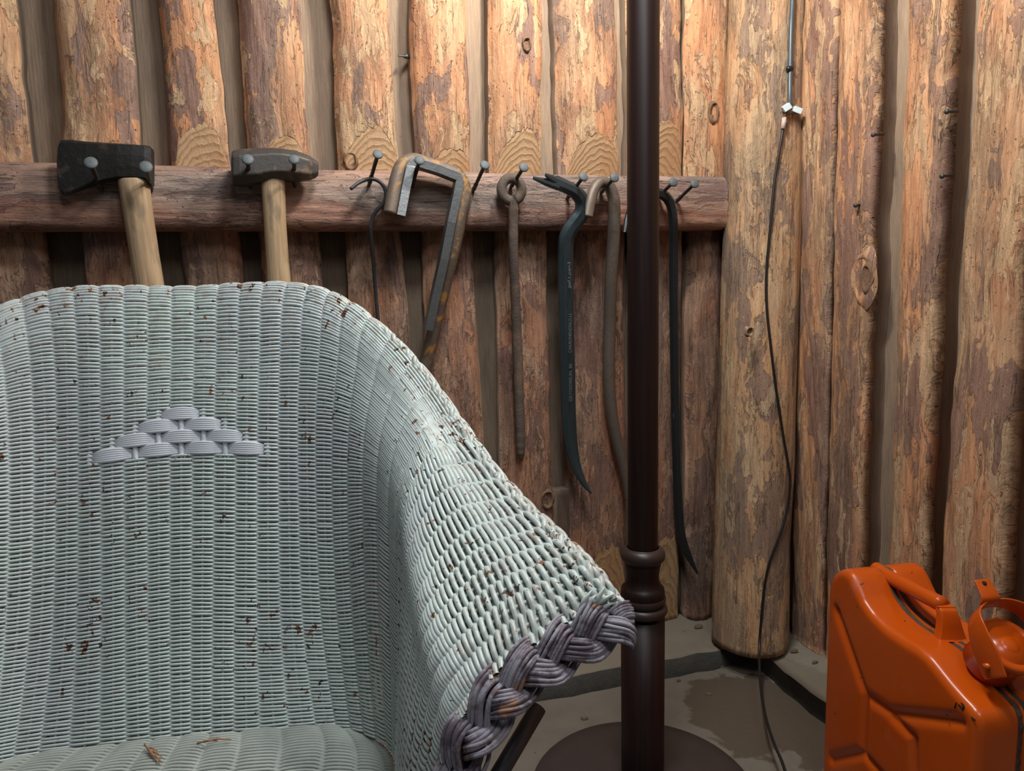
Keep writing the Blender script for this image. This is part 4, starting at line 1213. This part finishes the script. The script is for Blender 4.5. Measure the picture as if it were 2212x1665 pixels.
outline = [(uF, .03)] + [(uF, z) for z in np.linspace(.06, prof[0][1] - .02, 8)] + prof + [(uN, z) for z in np.linspace(prof[-1][1] - .02, .03, 7)] + [(uN - .012, .008), (uN - .03, .002), (uF + .03, .002), (uF + .012, .008)]
outline = np.array(outline)
oc = np.vstack([outline, outline[:1]]); dl = np.concatenate([[0], np.cumsum(np.linalg.norm(np.diff(oc, axis=0), axis=1))])
NO = 260; q = np.linspace(0, dl[-1], NO, endpoint=False)
O = np.stack([np.interp(q, dl, oc[:, 0]), np.interp(q, dl, oc[:, 1])], 1)
for _ in range(2): O = (np.roll(O, 1, 0) + 2 * O + np.roll(O, -1, 0)) / 4
tn = np.roll(O, -1, 0) - np.roll(O, 1, 0); tn /= np.linalg.norm(tn, axis=1)[:, None]
nrm2 = np.stack([-tn[:, 1], tn[:, 0]], 1)          # outline runs up the far side, over the top: outward is to the left
ctr = np.array([(uF + uN) / 2, .15])
if np.mean(np.sum(nrm2 * (O - ctr), 1)) < 0: nrm2 = -nrm2
# pressed pattern on the wide face (raised panels between sunk channels)
def segdist(p, a, b):
    a, b = np.array(a), np.array(b); ab = b - a
    t_ = np.clip(((p - a) @ ab) / (ab @ ab), 0, 1); return np.linalg.norm(p - (a + t_[:, None] * ab), axis=1)
ch = [[(1806, 1320), (1868, 1500)], [(1868, 1500), (1925, 1540)], [(1925, 1540), (2075, 1558)], [(1925, 1546), (1972, 1592)], [(1868, 1505), (1862, 1625)], [(1972, 1592), (1976, 1760)], [(1862, 1625), (1795, 1640)], [(1862, 1625), (1910, 1680)], [(1910, 1680), (1976, 1760)]]
ch = [(cuh(*a), cuh(*b)) for a, b in ch]
def emboss(p):
    z = np.zeros(len(p))
    for a, b in ch:
        d = segdist(p, a, b); z = np.maximum(z, np.exp(-(d / .0075) ** 2))
    return z
RI = .012   # edge rounding radius of the pressed shells
rings = []
def P3(uh, v): return org[None, :] + uh[:, :1] * eu + v[:, None] * ev + uh[:, 1:2] * EZ
inner = O - nrm2 * RI
for sd_ in (0, 1):
    pass
Vc = []; ringsn = 0
def add_ring(uh, v):
    global ringsn
    Vc.append(P3(uh, v)); ringsn += 1
vv = lambda x: np.full(NO, x)
for rr in np.linspace(0.02, 1, 56):
    uh = ctr + (inner - ctr) * rr
    add_ring(uh, .0065 * emboss(uh) * min(1, (1 - rr) * 12 + .0) + (.0 if rr < .93 else 0))
for a in np.linspace(.15, 1, 7) * math.pi / 2:
    add_ring(inner + nrm2 * RI * math.sin(a), vv(RI * (1 - math.cos(a))))
for f in (.5,): add_ring(O, vv(TH * .28))
for v_, off_ in ((TH / 2 - .014, 0), (TH / 2 - .010, -.0012), (TH / 2 - .006, -.006), (TH / 2 + .006, -.006), (TH / 2 + .010, -.0012), (TH / 2 + .014, 0)):
    add_ring(O + nrm2 * off_, vv(v_))
add_ring(O, vv(TH * .72))
for a in np.linspace(1, .15, 7) * math.pi / 2:
    add_ring(inner + nrm2 * RI * math.sin(a), vv(TH - RI * (1 - math.cos(a))))
for rr in np.linspace(1, .02, 30):
    uh = ctr + (inner - ctr) * rr
    add_ring(uh, TH - .0065 * emboss(uh) * min(1, (1 - rr) * 12))
Vc = np.vstack(Vc)
idx = np.arange(ringsn * NO).reshape(ringsn, NO); nx = np.roll(idx, -1, axis=1)
Fc = np.stack([idx[:-1], nx[:-1], nx[1:], idx[1:]], -1)
Fl = [tuple(f) for f in Fc.reshape(-1, 4)] + [tuple(idx[0][::-1]), tuple(idx[-1])]
fm = []
for i in range(ringsn - 1):
    fm += [0] * NO
fm += [0, 0]
o = obj('body', Vc, Fl, M_ORANGE, can, True)
# welded seam ridge and grime in the groove
seam = org[None] + O[:, :1] * eu + (TH / 2) * ev + O[:, 1:2] * EZ
def loop_strip(off0, off1, v0, v1, name, mat, sel=None):
    V = []; Fs = []
    A = [O + nrm2 * off0, O + nrm2 * off1]
    V = np.vstack([P3(A[0], vv(v0)), P3(A[1], vv(v0)), P3(A[1], vv(v1)), P3(A[0], vv(v1))])
    for i in range(NO):
        j = (i + 1) % NO
        for a, b in ((0, 1), (1, 2), (2, 3)):
            Fs.append((a * NO + i, a * NO + j, b * NO + j, b * NO + i))
    return obj(name, V, Fs, mat, can, True)
loop_strip(-.007, -.0005, TH / 2 - .0010, TH / 2 + .0010, 'weld_seam', M_ORANGE)
gr_ = (.0004 * RNG.randn(NO))
Vg = np.vstack([P3(O - nrm2 * .0016, vv(TH / 2 - .0098) + 1.5 * gr_), P3(O + nrm2 * (-.0036 + 2 * gr_)[:, None], vv(TH / 2 - .005)), P3(O + nrm2 * (-.0036 + 2 * gr_)[:, None], vv(TH / 2 + .005)), P3(O - nrm2 * .0016, vv(TH / 2 + .0098) + 1.5 * gr_)])
Fg = [(a * NO + i, a * NO + (i + 1) % NO, (a + 1) * NO + (i + 1) % NO, (a + 1) * NO + i) for i in range(NO) for a in range(3)]
obj('groove_dirt', Vg, Fg, M_GRIME, can, True)
def cp(px, py, v=None):
    v = TH / 2 if v is None else v
    u, h = cuh(px, py, v); return org + eu * u + ev * v + EZ * h
hp = smooth_path(np.array([cp(1888, 1226), cp(1900, 1233), cp(1915, 1243), cp(1982, 1278), cp(2036, 1306)]), 8)
obj('handle', *tube(hp, [.004, .007, .010] + [.0105] * (len(hp) - 3), 16), M_ORANGE, can)
# handle's flared leg: a folded plate
A = [cp(2036, 1306), cp(2044, 1314), cp(2048, 1330), cp(2050, 1350), cp(2053, 1380)]
hw = [.0100, .0110, .0125, .0145, .0190]
mb = MB(); V = []
for p, w_ in zip(A, hw):
    for sgn in (-1, 1):
        for dd in (-.006, .006): V.append(p + camR * w_ * sgn * .98 + eu * dd)
Fs = []
for i in range(len(A) - 1):
    b = i * 4
    for a_, c_ in ((0, 1), (1, 3), (3, 2), (2, 0)): Fs.append((b + a_, b + c_, b + 4 + c_, b + 4 + a_))
Fs += [(0, 1, 3, 2), (16, 18, 19, 17)]
bevel(obj('handle_foot', V, Fs, M_ORANGE, can), .005, 4, .7)
# cap: neck, domed lid, lever strap with a pierced tab
cu_, chh = cuh(2183, 1392, TH / 2)
cpos = org + eu * cu_ + ev * TH / 2 + EZ * chh
axc = EZ * .80 + eu * .60; axc /= np.linalg.norm(axc)
e1 = ev; e2 = np.cross(axc, e1)
def disc(prof, name, mat, c=cpos, par=can, n=48):
    V = []; Fs = []
    for r, h in prof:
        for k in range(n):
            a = 2 * math.pi * k / n; V.append(c + axc * h + e1 * math.cos(a) * r + e2 * math.sin(a) * r)
    for i in range(len(prof) - 1):
        for k in range(n):
            k2 = (k + 1) % n; Fs.append((i * n + k, i * n + k2, (i + 1) * n + k2, (i + 1) * n + k))
    Fs.append(tuple(range(n - 1, -1, -1))); Fs.append(tuple((len(prof) - 1) * n + k for k in range(n)))
    return obj(name, V, Fs, mat, par)
disc([(.030, -.050), (.028, -.020), (.026, -.006), (.030, -.004), (.030, 0)], 'spout_neck', M_ORANGE)
cap_ = disc([(.033, -.010), (.035, -.008), (.035, -.001), (.033, .001), (.026, .0015), (.0245, -.002), (.012, -.002), (.010, .001), (.001, .0012)], 'cap', M_ORANGE)
def band(path, wdir, hw_, th_, name, par=can, mat=M_ORANGE):
    P = smooth_path(np.array(path), 6); T, _, _ = frames(P)
    V = []; Fs = []
    for i, p in enumerate(P):
        w_ = wdir - T[i] * (wdir @ T[i]); w_ /= np.linalg.norm(w_); n_ = np.cross(T[i], w_)
        h_ = hw_ if np.isscalar(hw_) else np.interp(i / (len(P) - 1), np.linspace(0, 1, len(hw_)), hw_)
        for a, b in ((-1, -1), (1, -1), (1, 1), (-1, 1)): V.append(p + w_ * h_ * a + n_ * th_ * b)
    for i in range(len(P) - 1):
        for k in range(4):
            k2 = (k + 1) % 4; Fs.append((i * 4 + k, i * 4 + k2, i * 4 + 4 + k2, i * 4 + 4 + k))
    Fs += [(3, 2, 1, 0), tuple((len(P) - 1) * 4 + k for k in range(4))]
    return bevel(obj(name, V, Fs, mat, par), .0008, 2)
U_ = [cpos + e1 * x + e2 * y + axc * z for x, y, z in [(-.041, -.034, -.006), (-.042, -.012, .002), (-.041, .014, .010), (-.034, .034, .014), (-.014, .045, .016), (.012, .045, .016), (.034, .034, .014), (.041, .012, .010), (.042, -.012, .002), (.041, -.034, -.006)]]
if (e2 @ camF) < 0: U_ = [cpos + e1 * x - e2 * y + axc * z for x, y, z in [(-.041, -.034, -.006), (-.042, -.012, .002), (-.041, .014, .010), (-.034, .034, .014), (-.014, .045, .016), (.012, .045, .016), (.034, .034, .014), (.041, .012, .010), (.042, -.012, .002), (.041, -.034, -.006)]]; e2s = -1
else: e2s = 1
band(U_, axc, [.017, .020, .016, .011, .0095, .011, .014, .018, .017], .0011, 'lever_strap')
tb = [cpos + e2 * e2s * .044 + axc * z_ + e2 * e2s * dy - e1 * .012 for z_, dy in ((.020, 0), (.028, .002), (.031, .010), (.033, .026))]
lt = band(tb, e1, [.013, .013, .012, .010], .0011, 'lever_tab')
V, Fs = tube([tb[3] - (tb[3] - tb[2]) * .35 + axc * .0018, tb[3] - (tb[3] - tb[2]) * .35 + axc * .0022], .0028, 16)
obj('tab_hole', V, Fs, M_DARK, lt)
for sgn in (-1, 1):
    c_ = cpos + e1 * .040 * sgn - e2 * e2s * .020 - axc * .004
    obj('hinge_pin', *tube([c_ - e1 * .008, c_ + e1 * .008], .0035, 14), M_ORANGE, can)
    bevel(obj('hinge_lug', *box(c_ - axc * .010 - e1 * .006 * sgn, .004, .008, .012, e1, e2, axc), M_ORANGE, can), .002, 2)
# marks: worn lettering near the shoulder
def on_face(px, py): u, h = cuh(px, py, -.0003); return org + eu * u + ev * -.0003 + EZ * h
for st in ([(2062, 1529), (2065, 1520), (2066, 1517)], [(2070, 1521), (2076, 1527), (2079, 1532)], [(2076, 1518), (2082, 1524), (2080, 1530), (2078, 1533)], [(2044, 1541), (2047, 1546)], [(2098, 1549), (2107, 1556)]):
    P = smooth_path(np.array([on_face(*p) for p in st]), 4)
    obj('worn_mark', *tube(P, .0011, 6, True, .5, 1.0), M_DARK, can)

# bark crumbs on the ledge and floor
for i, (px, py, z, r) in enumerate([(1690, 1398, .046, .018), (1715, 1405, .046, .010), (1330, 1378, .046, .008), (1508, 1352, .046, .012), (1465, 1470, .002, .006), (1262, 1552, .002, .009), (1530, 1500, .002, .008), (1560, 1440, .002, .007), (1760, 1430, .046, .008)]):
    p = onZ(px, py, z); V = []
    for k in range(7):
        a = 2 * math.pi * k / 7 + i; rr = r * RNG.uniform(.6, 1.1); V.append(p + np.array([math.cos(a) * rr, math.sin(a) * rr * .6, -.002]))
    for k in range(7): V.append(np.array(V[k]) * .8 + p * .2 + EZ * (.003 + .002 * RNG.rand()))
    Fs = [tuple(range(6, -1, -1)), tuple(range(7, 14))] + [(k, (k + 1) % 7, 7 + (k + 1) % 7, 7 + k) for k in range(7)]
    o = obj('bark_chip', V, Fs, M_DEBRIS, None, False, origin=p)
    tag(o, ['flat bark chip on the ledge at the foot of the corner post', 'small bark chip on the right-hand ledge near the corner post', 'tiny bark chip on the ledge left of the lamp', 'bark chip on the ledge left of the corner post',
            'tiny chip on the floor just right of the lamp column', 'small chip on the floor left of the lamp column', 'small chip on the floor in the damp patch', 'small chip on the floor below the corner post', 'bark chip on the right-hand ledge near the jerrycan'][i], 'bark chip')
